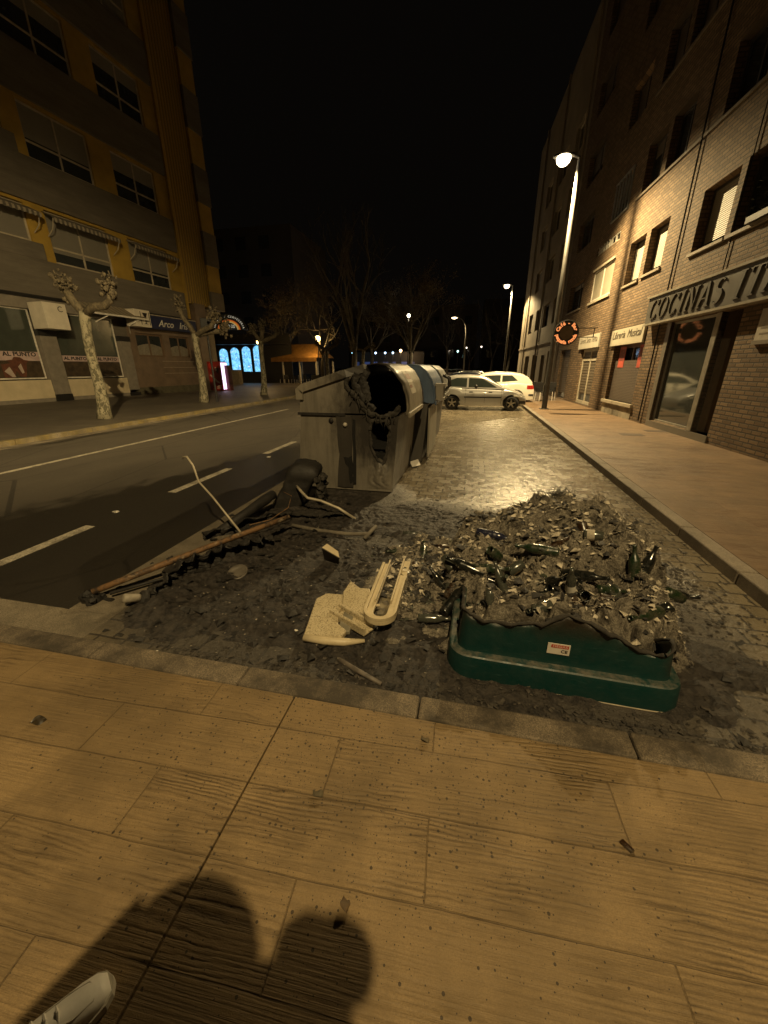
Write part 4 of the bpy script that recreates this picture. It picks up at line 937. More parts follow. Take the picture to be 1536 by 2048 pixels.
    def patch(nm,mat,x0,x1,z0,z1,off=.006,both=True,inset=0):
        for s in ((1,-1) if both else (1,)):
            V=[];F=[];q=8
            for i in range(q+1):
                for j in range(4):
                    x=x0+(x1-x0)*i/q; z=z0+(z1-z0)*j/3; zt=lerpp(low,x); z=min(z,zt-.01); V.append((x,s*(yw(x,z)*(1-(.025 if z>zt-.1 else 0))+off),z))
            for i in range(q):
                for j in range(3): a=i*4+j; F.append((a,a+1,a+5,a+4))
            m=MB(); m.add(V,F); m.build(nm,mat,t)
    if detail:
        zr=lerpp(low,.1)
        patch('tail_lamp',M['tail_red'],.03,.36,zr-.22,zr-.04); patch('headlight',M['lamp_clear'],L-.50,L-.10,lerpp(low,L-.3)-.14,lerpp(low,L-.3)-.03)
        patch('side_trim',M['trim_black'],ax0+.5,ax1-.42,.52,.57,.012)
        patch('bumper_trim',M['trim_black'],L-.28,L-.02,.30,.42,.01); patch('rear_bumper_trim',M['trim_black'],.02,.25,.42,.5,.01)
        for x in (ax0+.55,(ax0+ax1)/2+.12,ax1-.42): patch('door_gap',M['trim_black'],x,x+.012,.3,lerpp(low,x)-.03,.003)
        for x in (ax0+.70,(ax0+ax1)/2+.27): patch('door_handle',M['trim_black'],x,x+.15,.73,.775,.018)
        for s in (1,-1):
            m=MB(); m.ball((side_win[-1][0][0]-.05 if False else ws[0]-.35 if ws[0]<ws[1] else ws[1]-.35,s*(hw+.06),.98),.10,10,0,(.7,.9,.75)); m.build('door_mirror',M['trim_black'],t,True)
    return t
low206=[(0,.62),(.05,.80),(.15,.92),(.6,.95),(1.6,.93),(2.55,.90),(2.95,.88),(3.3,.80),(3.62,.68),(3.78,.58),(3.83,.48)]
roof206=[(.14,.94),(.30,1.20),(.50,1.335),(.85,1.40),(1.4,1.425),(1.9,1.40),(2.15,1.34),(2.55,1.12),(2.95,.89)]
sw206=[[(.62,.98),(1.38,.95),(1.38,1.30),(.95,1.31),(.70,1.22)],[(1.46,.95),(2.62,.94),(2.28,1.14),(2.02,1.28),(1.46,1.31)]]
car('parked_car',(-1.62,18.15,0),0,'silver five door hatchback parked side-on in front of the white car',carpaint('silver_paint',(.42,.41,.385)),3.83,1.65,.30,.80,3.24,low206,roof206,sw206,(2.12,2.86),(.16,.42),'cars parked across the bay')
low2=[(0,.70),(.06,.92),(.2,1.02),(1.0,1.04),(2.9,.98),(3.4,.96),(4.0,.86),(4.3,.72),(4.4,.55)]
roof2=[(.12,1.05),(.32,1.28),(.6,1.42),(1.1,1.49),(1.9,1.51),(2.5,1.44),(2.9,1.27),(3.4,1.0)]
sw2=[[(.8,1.12),(1.55,1.06),(1.55,1.35),(1.1,1.36)],[(1.63,1.06),(2.95,1.02),(2.7,1.22),(2.4,1.34),(1.63,1.37)]]
car('parked_car',(2.95,21.5,0),PI,'white crossover parked nose to the road behind the silver hatchback',carpaint('white_paint',(.66,.62,.52),.0),4.4,1.8,.33,.85,3.5,low2,roof2,sw2,(2.5,3.3),(.16,.5),'cars parked across the bay')
car('parked_car',(-1.75,24.6,0),0,'dark blue car half hidden behind the silver and white cars',carpaint('dark_blue_paint',(.03,.035,.06)),4.2,1.75,.31,.85,3.35,low206[:-1]+[(4.2,.5)],[(a*1.05,b*1.02) for a,b in roof206],[[(a*1.05,b*1.02) for a,b in p] for p in sw206],(2.25,3.0),(.16,.42),'cars parked across the bay')
car('parked_car',(-1.6,28.5,0),0,'pale car whose roof shows beyond the dark blue car',carpaint('pale_grey_paint',(.42,.42,.40)),4.2,1.75,.31,.85,3.35,low206[:-1]+[(4.2,.5)],[(a*1.05,b*1.05) for a,b in roof206],[[(a*1.05,b*1.05) for a,b in p] for p in sw206],(2.25,3.0),(.16,.42),'cars parked across the bay')
for X,Y_,rz,lab,pc in ((-10.2,66,0,'yellow car parked far away beyond the crossing street',(.62,.36,.03)),(-5.8,67,0,'small white car parked far away beneath the bare trees',(.55,.52,.47)),(-1.2,67,PI,'pale car parked far away beside the arm lamp',(.36,.34,.31))):
    car('parked_car',(X,Y_,0),rz,lab,carpaint('far_car_paint_%d'%int(pc[0]*100),pc,.1),4.2,1.75,.31,.85,3.35,low206[:-1]+[(4.2,.5)],[(a*1.05,b*1.05) for a,b in roof206],[[(a*1.05,b*1.05) for a,b in p] for p in sw206],(2.25,3.0),(.16,.42),'cars parked far away',detail=False)

# ------------------------------------------------------------------ cafe chairs stacked by the wall
def cafe_chair(x,y,rz,label):
    t=empty('cafe_chair',(x,y,.12),rz,label,'chair','terrace chairs by the cafe')
    bl=M['trim_black']
    m=MB(); m.box(-.22,.22,-.2,.22,.43,.46); m.build('seat',bl,t,bevel=.01)
    m=MB(); m.box(-.22,.22,.21,.24,.46,.88); m.build('backrest',bl,t,bevel=.01)
    for sx in (-.2,.2):
        for sy in (-.18,.2):
            m=MB(); m.tube([(sx,sy,.43),(sx*1.12,sy*1.15,0)],.016,6); m.build('leg',M['frame_white'],t)
        m=MB(); m.tube([(sx,-.18,.43),(sx,-.16,.64),(sx,.2,.66)],.018,6); m.build('armrest',bl,t)
    return t
cafe_chair(3.45,21.6,.4,'black cafe chair with pale legs in front of its twin by the kerb'); cafe_chair(3.95,22.3,-.5,'black cafe chair with pale legs nearest the brick wall'); cafe_chair(3.5,23.0,2.6,'black cafe chair at the back of the group beyond the lamp post')
for X,Y_,lab in ((4.05,10.97,'dark square drain cover let into the right pavement'),(4.9,11.75,'dark oblong drain cover beside the shop plinth')):
    t=MB(); t.box(X-.26,X+.26,Y_-.16,Y_+.16,.119,.124); o=tag(t.build('drain_cover',plain('rusty_cast_iron',(.06,.04,.025),.7)),lab,'drain cover')

# ------------------------------------------------------------------ pollard plane trees on the far pavement
def barkmat(name,a,b,sc=7):
    n=NT(name); o=n.obj(); f=n.noise(n.mapv(o,scale=(1,1,.55)),sc,4,.7,.6); c=n.mix(n.ramp(f,[(.44,0.),(.53,1.)]),a,b); c=n.mix(n.math('MULTIPLY',n.noise(o,40,4),.5),c,tuple(x*.5 for x in a)); return n.fin(c,.8,n.bump(f,.5,.03))
M['plane_bark']=barkmat('mottled_plane_bark',(.085,.075,.042),(.33,.295,.20),11); M['knob_bark']=barkmat('knobbly_brown_bark',(.075,.058,.034),(.15,.12,.07),11); M['dark_bark']=barkmat('dark_bark',(.05,.041,.029),(.10,.085,.062),5)
def pollard(x,y,label,top,lean,arms,knob=.28,group='pollard plane trees along the far pavement'):
    t=empty('pollard_tree',(x,y,.12),0,label,'tree',group); rr=random.Random(int(x*100+y*10))
    P=[];Rd=[];n=12
    for i in range(n+1):
        f=i/n; P.append((lean[0]*f+.04*math.sin(5*f+x),lean[1]*f+.03*math.sin(7*f),top*f)); Rd.append(.17-.05*f+(.06*(1-f)**6)+rr.uniform(-.006,.006)+(.03 if i>n-2 else 0))
    m=MB(); m.tube(P,Rd,14,True,.04); m.build('trunk',M['plane_bark'],t,True)
    m=MB(); b=Vector(P[-1])
    for a in arms:
        q=[b-Vector((0,0,.08))]+[b+Vector(v) for v in a]; m.tube(q,[.12]+[.115-.02*i/len(a) for i in range(len(a))],10,True,.12)
        e=q[-1]; d=(q[-1]-q[-2]).normalized()
        for k in range(70):
            c=e+Vector((rr.gauss(0,.105),rr.gauss(0,.105),rr.gauss(.12,.15))); m.ball(c,rr.uniform(.025,.08)*knob/.28,7,.28)
        for k in range(10):
            c=e+Vector((rr.gauss(0,.1),rr.gauss(0,.1),rr.uniform(.1,.4))); m.tube([c,c+Vector((rr.gauss(0,.05),rr.gauss(0,.05),rr.uniform(.08,.16)))],[.03,.015],5)
    m.build('crown',M['knob_bark'],t,True); return t
pollard(-11.92,10.8,'nearest pollard plane tree with two knobbly fists in front of the butcher posters',3.2,(.15,.1),[[(-.25,0,.2),(-.4,0,.45),(-.55,.05,.62)],[(.35,.0,.12),(.75,.05,.15),(.95,.1,.3),(1.0,.1,.5)]])
pollard(-12.72,17.1,'middle pollard plane tree in front of the navy fascia',3.05,(.05,.1),[[(-.2,0,.3),(-.5,0,.7),(-.62,0,1.1)],[(.4,0,.15),(.9,0,.3),(1.15,0,.6)],[(.5,.3,.1),(1.3,.4,.15)]])
pollard(-12.6,22.7,'third pollard plane tree with a forked crown in front of the lit blue windows',3.05,(.2,0),[[(-.2,0,.2),(-.45,0,.55)],[(.1,0,.3),(.2,0,.7)],[(.4,0,.1),(.9,0,.25),(1.1,0,.5)]],.2)
pollard(-12.2,33,'short pollard tree beside the orange globe lamp',3.0,(.1,0),[[(-.5,0,.2),(-.9,0,.5)],[(.5,0,.2),(.9,0,.4)]],.2,'pollard trees in the plaza'); pollard(-10.6,39,'pale pollard tree with low drooping arms behind the bin lid',3.2,(0,0),[[(-.6,0,.1),(-1.2,0,-.05)],[(.5,0,.3),(1.0,0,.2)]],.22,'pollard trees in the plaza')
# signal head with its back to us beside the second tree
t=empty('traffic_signal',(-12.35,17.6,.12),R(20),'black signal box seen from behind between the arms of the second pollard tree','traffic signal')
m=MB(); m.tube([(0,0,0),(0,0,3.2)],.05,8); m.build('post',M['trim_black'],t); m=MB(); m.box(-.22,.22,-.12,.14,3.1,3.75); m.build('signal_head',M['trim_black'],t,bevel=.03)

# ------------------------------------------------------------------ bare trees of the plaza
def bare_tree(x,y,label,h,seed,levels=5,spread=.55,trunk=.2,mat=None,leaves=0,fork=2.6,nmain=4,group='bare trees in the plaza'):
    rr=random.Random(seed); t=empty('bare_tree',(x,y,.1),0,label,'tree',group); mt=mat or M['dark_bark']
    m=MB(); m.tube([(0,0,0),(rr.uniform(-.1,.1),0,fork*.5),(rr.uniform(-.15,.15),0,fork)],[trunk*1.2,trunk,trunk*.9],10,True,.06); m.build('trunk',mt,t,True)
    c=MB(); tips=[]
    def grow(p,d,L,r,lv):
        pts=[p]; q=p; dd=d.copy(); n=4
        for i in range(n):
            dd=(dd+Vector((rr.gauss(0,.10),rr.gauss(0,.10),rr.gauss(.03,.08)))).normalized(); q=q+dd*(L/n); pts.append(q)
        c.tube(pts,[r*(1-.4*i/n) for i in range(n+1)],6 if lv<2 else 4 if lv<3 else 3,False)
        if lv>=2: tips.extend(pts[1:])
        if lv>=levels: return
        for k in range(rr.choice((2,3,3)) if lv<levels-1 else 3):
            f=rr.uniform(.35,1); b=pts[min(n,int(f*n)+1)] if k else pts[-1]
            e=(dd+Vector((rr.gauss(0,spread),rr.gauss(0,spread),rr.gauss(.1,spread*.6)))).normalized(); grow(b,e,L*rr.uniform(.55,.78),r*.58*rr.uniform(.8,1.1),lv+1)
    for k in range(nmain):
        a=2*PI*k/nmain+rr.uniform(-.5,.5); e=Vector((math.cos(a)*spread*.75,math.sin(a)*spread*.75,1)).normalized(); grow(Vector((rr.uniform(-.1,.1),0,fork-.1)),e,h*.38,trunk*.55,0)
    cr=c.build('crown',mt,t,fix=False)
    if leaves:
        m=MB()
        for k in range(leaves):
            p=tips[rr.randrange(len(tips))]+Vector((rr.gauss(0,.25),rr.gauss(0,.25),rr.gauss(0,.25))); d=Vector((rr.gauss(0,1),rr.gauss(0,1),rr.gauss(0,1))).normalized()*rr.uniform(.06,.12); e=d.orthogonal().normalized()*.04
            m.add([p,p+d*.5+e,p+d,p+d*.5-e],[(0,1,2,3)])
        m.build('dry_leaves',plain('dry_brown_leaves_%d'%seed,(.10,.07,.03),.8),t,fix=False)
    return t
bare_tree(-10.6,36,'tall bare tree with pale straight limbs above the grey bin',12,3,4,.32,.24,barkmat('pale_limb_bark',(.09,.078,.055),(.15,.13,.095),5),0,3.0,5)
bare_tree(-6.3,41,'leafy brown crowned tree right of the pale tall one',8.5,5,4,.7,.2,None,6000,3.0,6)
bare_tree(-15.2,40,'dark twiggy tree rising over the orange kiosk roof',8,8,4,.7,.2,None,3500,3.0,5)
bare_tree(-21.2,44,'dark leafy tree left of the kiosk before the tall dark block',8,11,4,.75,.2,None,3500,3.0,5)
bare_tree(-3.6,58,'slim bare tree left of the tall arm lamp',8,14,4,.35,.17,None,0,2.5,3)
bare_tree(2.4,60,'bare tree forked into a wide Y right of the arm lamp',9,17,4,.5,.2,None,0,2.6,2)
bare_tree(4.2,54,'small bare tree close to the right-hand facades',7,21,4,.6,.16,None,300,2.4,3)
bare_tree(-8.4,55,'bare tree further back between the leafy crown and the blue doors',10,24,4,.5,.2,None,500,3,4)
bare_tree(-13.0,52,'far bare tree behind the globe lamp',9,27,4,.6,.2,None,600,3,4)
bare_tree(-.6,68,'distant bare tree behind the parked pale car',8,31,4,.6,.18,None,300,2.6,4)

# ------------------------------------------------------------------ plaza: kiosk, lit windows, lamps, far blocks
def globe_lamp(x,y,h,r,label,col,strength,power,group='globe lamps in the plaza'):
    t=empty('globe_lamp',(x,y,.1),0,label,'street lamp',group)
    m=MB(); m.tube([(0,0,0),(0,0,h-r)],[.06,.045],8); m.build('pole',M['trim_black'],t)
    m=MB(); m.ball((0,0,h),r,14); m.build('globe',glow('lit_globe_%d'%int(abs(x*10+y*7)),col,strength),t,True)
    if power:
        d=bpy.data.lights.new('globe_light','POINT'); d.energy=power; d.color=col; d.shadow_soft_size=r; o=bpy.data.objects.new('globe_light',d); COL.objects.link(o); o.parent=t; o.location=(0,-.0,h-r-.12)
    return t
globe_lamp(-15.6,40.0,4.35,.26,'orange globe lamp glowing beside the kiosk roof',(1,.62,.2),14,380)
globe_lamp(-18.6,33.5,3.7,.15,'small orange lamp glowing behind the third pollard tree',(1,.6,.2),12,300)
globe_lamp(-11.0,62,4.0,.2,'small far orange lamp among the pale limbs',(1,.6,.25),10,500)
globe_lamp(-7.5,47,7.0,.19,'high white lamp hanging in the leafy brown crown',(1,.85,.6),8,380)
for X,Y_,h,c in ((-18.6,62,3.8,(.35,.75,1)),(-14.9,62,3.7,(.5,.7,1)),(-13.4,62,3.7,(.5,.75,1)),(-12.2,62,3.7,(.55,.8,1)),(-2.9,72,4.2,(.5,.95,.8))):
    t=globe_lamp(X,Y_,h,.15,{-18.6:'bluest of the cold lamps, left of the pale limbs',-14.9:'cold white lamp between the pale tree limbs, second from the left',-13.4:'cold white lamp third from the left by the pale tree',-12.2:'cold lamp fourth from the left under the leafy crown',-2.9:'greenish lamp far off above the white cars'}[X],c,5,12,'cold lamps before the blue doors')
for X,Y_,h,lab in ((1.0,75,5,'small far white lamp right of the arm lamp'),(-1.6,78,5,'faint far lamp left of the arm lamp pole')):
    globe_lamp(X,Y_,h,.13,lab,(1,.85,.65),4,0,'faint far lamps')
# arm lamp at the end of the street
t=empty('arm_lamp',(-1.15,47.5,.05),0,'tall curved arm street lamp at the end of the street','street lamp')
m=MB(); m.tube([(0,0,0),(0,0,5.2),(-.1,0,6.0),(-.5,0,6.6),(-1.1,0,6.85)],[.10,.08,.06,.05,.04],10); m.build('pole',M['lamp_metal'],t,True)
m=MB(); m.ball((-1.35,0,6.85),.3,12,0,(1.2,.6,.35)); h_=m.build('lamp_head',M['lamp_metal'],t,True); m=MB(); m.ball((-1.35,-.03,6.76),.26,12,0,(1.1,.6,.4)); m.build('lens',glow('lit_arm_lamp_lens',(1,.78,.42),12),h_,True)
spot('lamp_light',t,(-1.35,0,6.5),2600,(0,-.1,-1),150,.3)
# kiosk with an orange lit roof
t=empty('kiosk_tent',(-19.0,43,.1),R(-8),'open sided cafe tent with an orange lit roof beside the globe lamp','tent')
can=plain('orange_brown_canopy',(.30,.15,.035),.8,.35,2)
m=MB(); m.add([(-3.2,-2,2.6),(3.2,-2,2.6),(3.2,2,2.6),(-3.2,2,2.6),(-1.8,0,4.0),(2.4,0,4.0)],[(0,1,5,4),(1,2,5),(2,3,4,5),(3,0,4)]); m.box(-3.2,3.2,-2.02,-1.98,2.2,2.6); m.build('canopy',can,t)
for x in (-3.1,-1.0,1.1,3.1):
    for y in (-1.9,1.9):
        m=MB(); m.box(x-.07,x+.07,y-.07,y+.07,0,2.25); m.build('post',M['frame_white'],t)
m=MB(); m.box(-3.1,3.1,1.95,2.05,0,.9); m.build('back_panel',M['trim_black'],t)
for k in range(9):
    x=-20.4+.72*k+random.uniform(-.1,.1); y=40.2+random.uniform(-.6,1.2)
    c=cafe_chair(x,y,random.uniform(0,6),'dark cafe chair standing before the open sided tent'); c['group']='chairs before the tent'; c.location.z=.1
# closed umbrellas / dark kiosk side
# blue lit shop front behind arches
t=empty('lit_shop',(-24.8,41,.1),R(6),'shop with arched windows glowing bright blue beyond the vending machine','shop')
def bluemat():
    n=NT('lit_blue_window'); o=n.obj(); f=n.noise(n.mapv(o,scale=(1.5,1,1)),2.2,6,.75,1.2); c=n.mix(n.ramp(f,[(.35,0.),(.62,1.)]),(.03,.14,.40),(.25,.72,1.0)); g=n.ramp(n.noise(o,5,4),[(.6,0.),(.7,1.)]); c=n.mix(n.math('MULTIPLY',g,.6),c,(.9,.9,.8)); return n.fin((.05,.05,.05),.4,emis=c,estr=1.5)
bm_=bluemat()
W_=[];
for k in range(4):
    a=-2.7+1.3*k; W_.append([(a,1.2),(a+1.02,1.2),(a+1.02,3.1+.1*k)]+[(a+.51+.51*math.cos(PI*i/8),3.1+.1*k+.45*math.sin(PI*i/8)) for i in range(1,8)]+[(a,3.1+.1*k)])
m=MB(); m.plate([(-4,0),(5.5,0),(5.5,5),(-4,5)],W_,lambda u,v,tt:(u,tt,v),0,.2); m.build('wall',M['black_trim'],t)
for w in W_:
    m=MB(); m.plate(w,[],lambda u,v,tt:(u,tt,v),.12,.15); m.build('window',bm_,t)
m=MB(); m.box(-4,5.5,-1.2,-.02,3.9,4.0); m.build('canopy',M['black_trim'],t)
for x in (-2.2,0.2): 
    o=MB(); o.box(x-24.4,x-23.0,36.6,37.2,.1,1.5); tag(o.build('stone_planter',plain('mossy_planter_stone',(.14,.115,.08),.8)),('left' if x<0 else 'right')+' pale stone block wall in front of the blue windows','planter')
# dark far blocks
def farblock(x,y,w,d,h,label,rz=0,lit=()):
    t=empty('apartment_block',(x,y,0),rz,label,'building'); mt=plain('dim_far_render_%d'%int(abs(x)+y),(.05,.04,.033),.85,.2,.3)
    m=MB(); m.box(-w/2,w/2,0,d,0,h); m.build('wall',mt,t)
    z=3.6; 
    while z<h-2:
        for k in range(int(w/3.2)):
            xx=-w/2+1.2+3.2*k; m=MB(); m.box(xx,xx+1.4,-.03,.02,z,z+1.4); m.build('window',M['glass'],t)
        z+=3
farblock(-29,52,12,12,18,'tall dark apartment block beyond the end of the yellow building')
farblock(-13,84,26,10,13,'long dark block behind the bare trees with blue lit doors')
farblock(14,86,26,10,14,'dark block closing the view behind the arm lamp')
t=empty('blue_doors',(-16,66.5,.1),0,'row of blue lit shop doors far behind the pale tree','shop')
for k in range(7):
    m=MB(); m.box(-3.4+1.55*k,-3.4+1.55*k+(.9 if k%2 else .6),-.05,.05,.1,2.5); m.build('door',glow('blue_lit_door_%d'%k,(.03,.07,.25),.22+.12*(k%3)),t)
m=MB(); m.box(-4,8,.06,.3,0,4); m.build('wall',M['black_trim'],t)

# ------------------------------------------------------------------ burnt debris
def grid(name,xs,ys,Z,mat,smooth=True):
    nx=len(xs); ny=len(ys); X,Yg=np.meshgrid(xs,ys); co=np.stack([X,Yg,Z],-1).reshape(-1,3)
    keep=Z.reshape(-1)>-.012
    idx=np.arange(nx*ny).reshape(ny,nx); f=np.stack([idx[:-1,:-1],idx[:-1,1:],idx[1:,1:],idx[1:,:-1]],-1).reshape(-1,4); f=f[keep[f].any(1)]
    me=bpy.data.meshes.new(name); me.from_pydata(co.tolist(),[],f.tolist()); me.materials.append(mat); me.polygons.foreach_set('use_smooth',[smooth]*len(f)); me.update()
    o=bpy.data.objects.new(name,me); COL.objects.link(o); return o
def sst(x,a,b): t=np.clip((x-a)/(b-a),0,1); return t*t*(3-2*t)
# crust of soot and melted plastic over the paving
def crust():
    n=NT('sooty_crust'); o=n.obj(); f=n.noise(o,18,7,.75,.6); g=n.noise(o,70,5,.8)
    c=n.mix(n.ramp(f,[(.40,0.),(.62,1.)]),(.010,.008,.007),(.050,.041,.033)); c=n.mix(n.ramp(g,[(.62,0.),(.72,.7)]),c,(.20,.175,.14)); 
    return n.fin(c,n.math('ADD',n.math('MULTIPLY',f,.5),.35),n.bump(n.math('ADD',f,n.math('MULTIPLY',g,.5)),.9,.02))
M['crust']=crust()
def crust_h(X,Y):
    d=np.minimum(np.hypot((X+1.35)/1.55,(Y-2.7)/1.15),np.hypot((X+1.7)/.9,(Y-4.2)/1.1)); d=np.minimum(d,np.hypot((X-.2)/1.75,(Y-2.4)/.85)); d=np.minimum(d,np.hypot((X+.5)/.9,(Y-4.2)/.7))
    d=d+(fbm(X*2.2,Y*2.2,4,3)-.5)*.7
    mask=1-sst(d,.62,1.12); warpx=fbm(X*3,Y*3,2,50)*1.2
    folds=fbm(X*5+warpx*2,Y*8+warpx,4,9,True); fine=fbm(X*26,Y*26,3,12)
    return -.022+mask*(.026+.045*folds**2.2+.022*(fine-.4)+.03*fbm(X*2,Y*2,2,77))
xs=np.linspace(-3.05,2.0,420); ys=np.linspace(1.56,5.3,330); X,Yg=np.meshgrid(xs,ys)
o=grid('soot_crust',xs,ys,crust_h(X,Yg),M['crust']); tag(o,'black wrinkled crust of soot and melted plastic covering the paving','soot',kind='stuff')
# grey fluffy mound of burnt insulation and ash
def ashmat():
    n=NT('ash_fluff'); o=n.obj(); f=n.noise(o,8,8,.78,1.6); g=n.noise(n.mapv(o,scale=(1,1,1)),42,7,.82,1.8)
    c=n.mix(n.ramp(f,[(.37,0.),(.56,1.)]),(.07,.06,.047),(.60,.53,.42)); c=n.mix(n.ramp(g,[(.34,0.),(.60,1.)]),(.06,.05,.04),c); c=n.mix(n.ramp(n.noise(o,3.5,5,.7),[(.52,0.),(.66,.75)]),c,(.055,.046,.037))  # ash tones, with shade painted into the dips of the bump
    return n.fin(c,.95,n.bump(n.math('ADD',f,n.math('MULTIPLY',g,.8)),1.,.05),spec=.15)
M['ash']=ashmat()
def mound_h(X,Y):
    w1=(fbm(X*2.5,Y*2.5,3,21)-.5)
    d=np.hypot((X-.70)/.90,(Y-3.0)/1.22)+w1*.30
    base=.36*(1-sst(d,.78,1.05))
    dp=np.hypot((X-.92)/.74,(Y-3.30)/.78)+(fbm(X*3.2,Y*3.2,4,22)-.5)*.55        # fluffy plateau at the back
    plat=.17*(1-sst(dp,.66,.96))
    lip=.12*np.exp(-((Y-2.06-.05*np.sin(7*X))/.085)**2)*(1-sst(np.abs(X-.52),.50,.68))
    peak=.05*np.exp(-((X-.88)/.16)**2-((Y-3.75)/.16)**2)+.08*np.exp(-((X-1.15)/.3)**2-((Y-3.4)/.3)**2)
    base=base+plat+lip; pit=0
    wx=fbm(X*4,Y*4,3,60)*.5; bil=1-fbm(X*4.2+wx,Y*4.2-wx,4,33,True); b2=1-fbm(X*10+wx*2,Y*10,3,44,True); lumps=bil-.4; ridg=b2
    m=np.clip(base/.15,0,1); crev=np.clip(fbm(X*3.6+wx*2,Y*4.4-wx*2,3,131,True)-.80,0,1)/.2; crev2=np.clip(fbm(X*9+wx*3,Y*11-wx,3,137,True)-.80,0,1)/.2
    spill=np.hypot((X+.28)/.55,(Y-2.95)/1.0)+(fbm(X*5,Y*5,3,71)-.5)*.9; sp=.13*(1-sst(spill,.25,1.05))*(.45+1.1*fbm(X*7,Y*7,3,72))
    h=np.maximum(base+peak-m*(.15*crev**1.3+.06*crev2)+m*(.24*lumps+.10*(ridg-.4)+.07*(fbm(X*8+5*wx,Y*15+7*wx,5,88,True)-.5)),sp)-.02
    ms=np.clip(h/.05,0,1); h=h+ms*.020*(fbm(X*38,Y*38,3,91)-.45)+ms*.012*(fbm(X*90,Y*90,2,95)-.5)
    h=np.where((Y<1.93)&(X>-.1)&(X<1.35),-.03,h); return h
xs=np.linspace(-1.0,2.0,520); ys=np.linspace(1.95,4.95,520); X,Yg=np.meshgrid(xs,ys); HM=mound_h(X,Yg)
o=grid('ash_mound',xs,ys,HM,M['ash'],True); tag(o,'grey fluffy mound of burnt insulation and ash heaped behind the green shell','ash',kind='stuff')
def mh(x,y): return float(max(mound_h(np.array([x]),np.array([y]))[0],crust_h(np.array([x]),np.array([y]))[0],.004))
# fibres of the insulation: thin curled ribbons over the mound and its skirts
N=22000; px=RNG.uniform(-1.0,1.95,N*3); py=RNG.uniform(2.15,4.95,N*3); ph=mound_h(px,py); ok=(ph>.02)&(fbm(px*6,py*6,3,5)>.40); px,py,ph=px[ok][:N],py[ok][:N],ph[ok][:N]; N=len(px)
a=RNG.uniform(0,2*PI,N); L_=RNG.uniform(.004,.016,N); p=np.stack([px,py,ph],-1); V=[]; wdir=np.stack([-np.sin(a),np.cos(a),RNG.uniform(-.5,.5,N)],-1)*RNG.uniform(.0004,.0011,N)[:,None]
el=RNG.uniform(-.1,.8,N)
for k in range(5):
    V.append(np.concatenate([p-wdir,p+wdir],1).reshape(N,2,3)); d=np.stack([np.cos(a)*np.cos(el),np.sin(a)*np.cos(el),np.sin(el)],-1); p=p+d*L_[:,None]; a=a+RNG.uniform(-.9,.9,N); el=el-RNG.uniform(.0,.8,N)
V=np.stack(V,1).reshape(-1,3); b=np.arange(N)[:,None]*10; F=np.concatenate([b+np.array([2*k,2*k+1,2*k+3,2*k+2]) for k in range(4)],0)
me=bpy.data.meshes.new('insulation_fibres'); me.from_pydata(V.tolist(),[],F.tolist()); me.materials.append(plain('pale_fibre',(.42,.365,.28),.95,.5,12,0)); o=bpy.data.objects.new('insulation_fibres',me); COL.objects.link(o); tag(o,'tangled pale fibres standing off the ash mound','fibres',kind='stuff')
# loose flakes and crumbs over the paving
def flakes(name,N,fx,mat,lab,cat,smin,smax,thick=.35):
    V=[];F=[]
    for i in range(N):
        x,y=fx(); z=max(mh(x,y) if (-3<x<2 and 1.56<y<5) else .005,.005)+.002; s=random.uniform(smin,smax)*random.uniform(.5,1); a=random.uniform(0,2*PI); e=random.uniform(.3,1); c,sn=math.cos(a),math.sin(a); h=[random.uniform(0,s*thick) for _ in range(4)]
        b=len(V)
        for (u,v),hh in zip(((-1,-e),(1,-e*.8),(.8,e),(-.9,e*.7)),h): V.append((x+(u*c-v*sn)*s,y+(u*sn+v*c)*s,z+hh))
        V.append((x,y,z+s*thick*random.uniform(.3,1.2)))
        F+=[(b,b+1,b+4),(b+1,b+2,b+4),(b+2,b+3,b+4),(b+3,b,b+4)]
    me=bpy.data.meshes.new(name); me.from_pydata(V,[],F); me.materials.append(mat); o=bpy.data.objects.new(name,me); COL.objects.link(o); return tag(o,lab,cat,kind='stuff')
def f1():
    while True:
        k=random.random()
        if k<.35: x,y=random.gauss(1.75,.35),random.gauss(4.4,1.2)
        elif k<.6: x,y=random.gauss(.6,.9),random.gauss(5.2,.9)
        elif k<.72: x,y=random.uniform(-.6,2.2),random.uniform(5,12)
        elif k<.88: x,y=random.gauss(1.75,.3),random.uniform(1.6,3.6)
        else: x,y=random.gauss(-.3,.8),random.gauss(4.6,.5)
        if -2.4<x<2.27 and 1.57<y<13: return x,y
flakes('charred_flakes',2600,f1,plain('charred_flake',(.035,.028,.021),.8,.6,20),'dark charred flakes scattered over the brick paving','flakes',.006,.024)
def f2():
    while True:
        x,y=random.gauss(-.5,1.0),random.gauss(2.6,.8)
        if -2.8<x<1.9 and 1.58<y<4.8 and not (-.05<x<1.32 and y<2.2): return x,y
flakes('pale_crumbs',900,f2,plain('pale_crumb',(.26,.225,.175),.85,.6,20),'pale ash crumbs strewn over the black crust','crumbs',.002,.010,.7)
flakes('black_lumps',600,f2,M['char'],'black charred lumps lying in the burnt crust','lumps',.012,.05,.9)
def f4():
    x=random.uniform(-1.9,2.2); return x,1.585+abs(random.gauss(0,.10))
flakes('kerb_debris',1500,f4,plain('dull_kerb_ash',(.055,.046,.036),.9,.8,14,.8,60),'grey ash and scraps drifted along the near kerb','scraps',.003,.016,1.0)

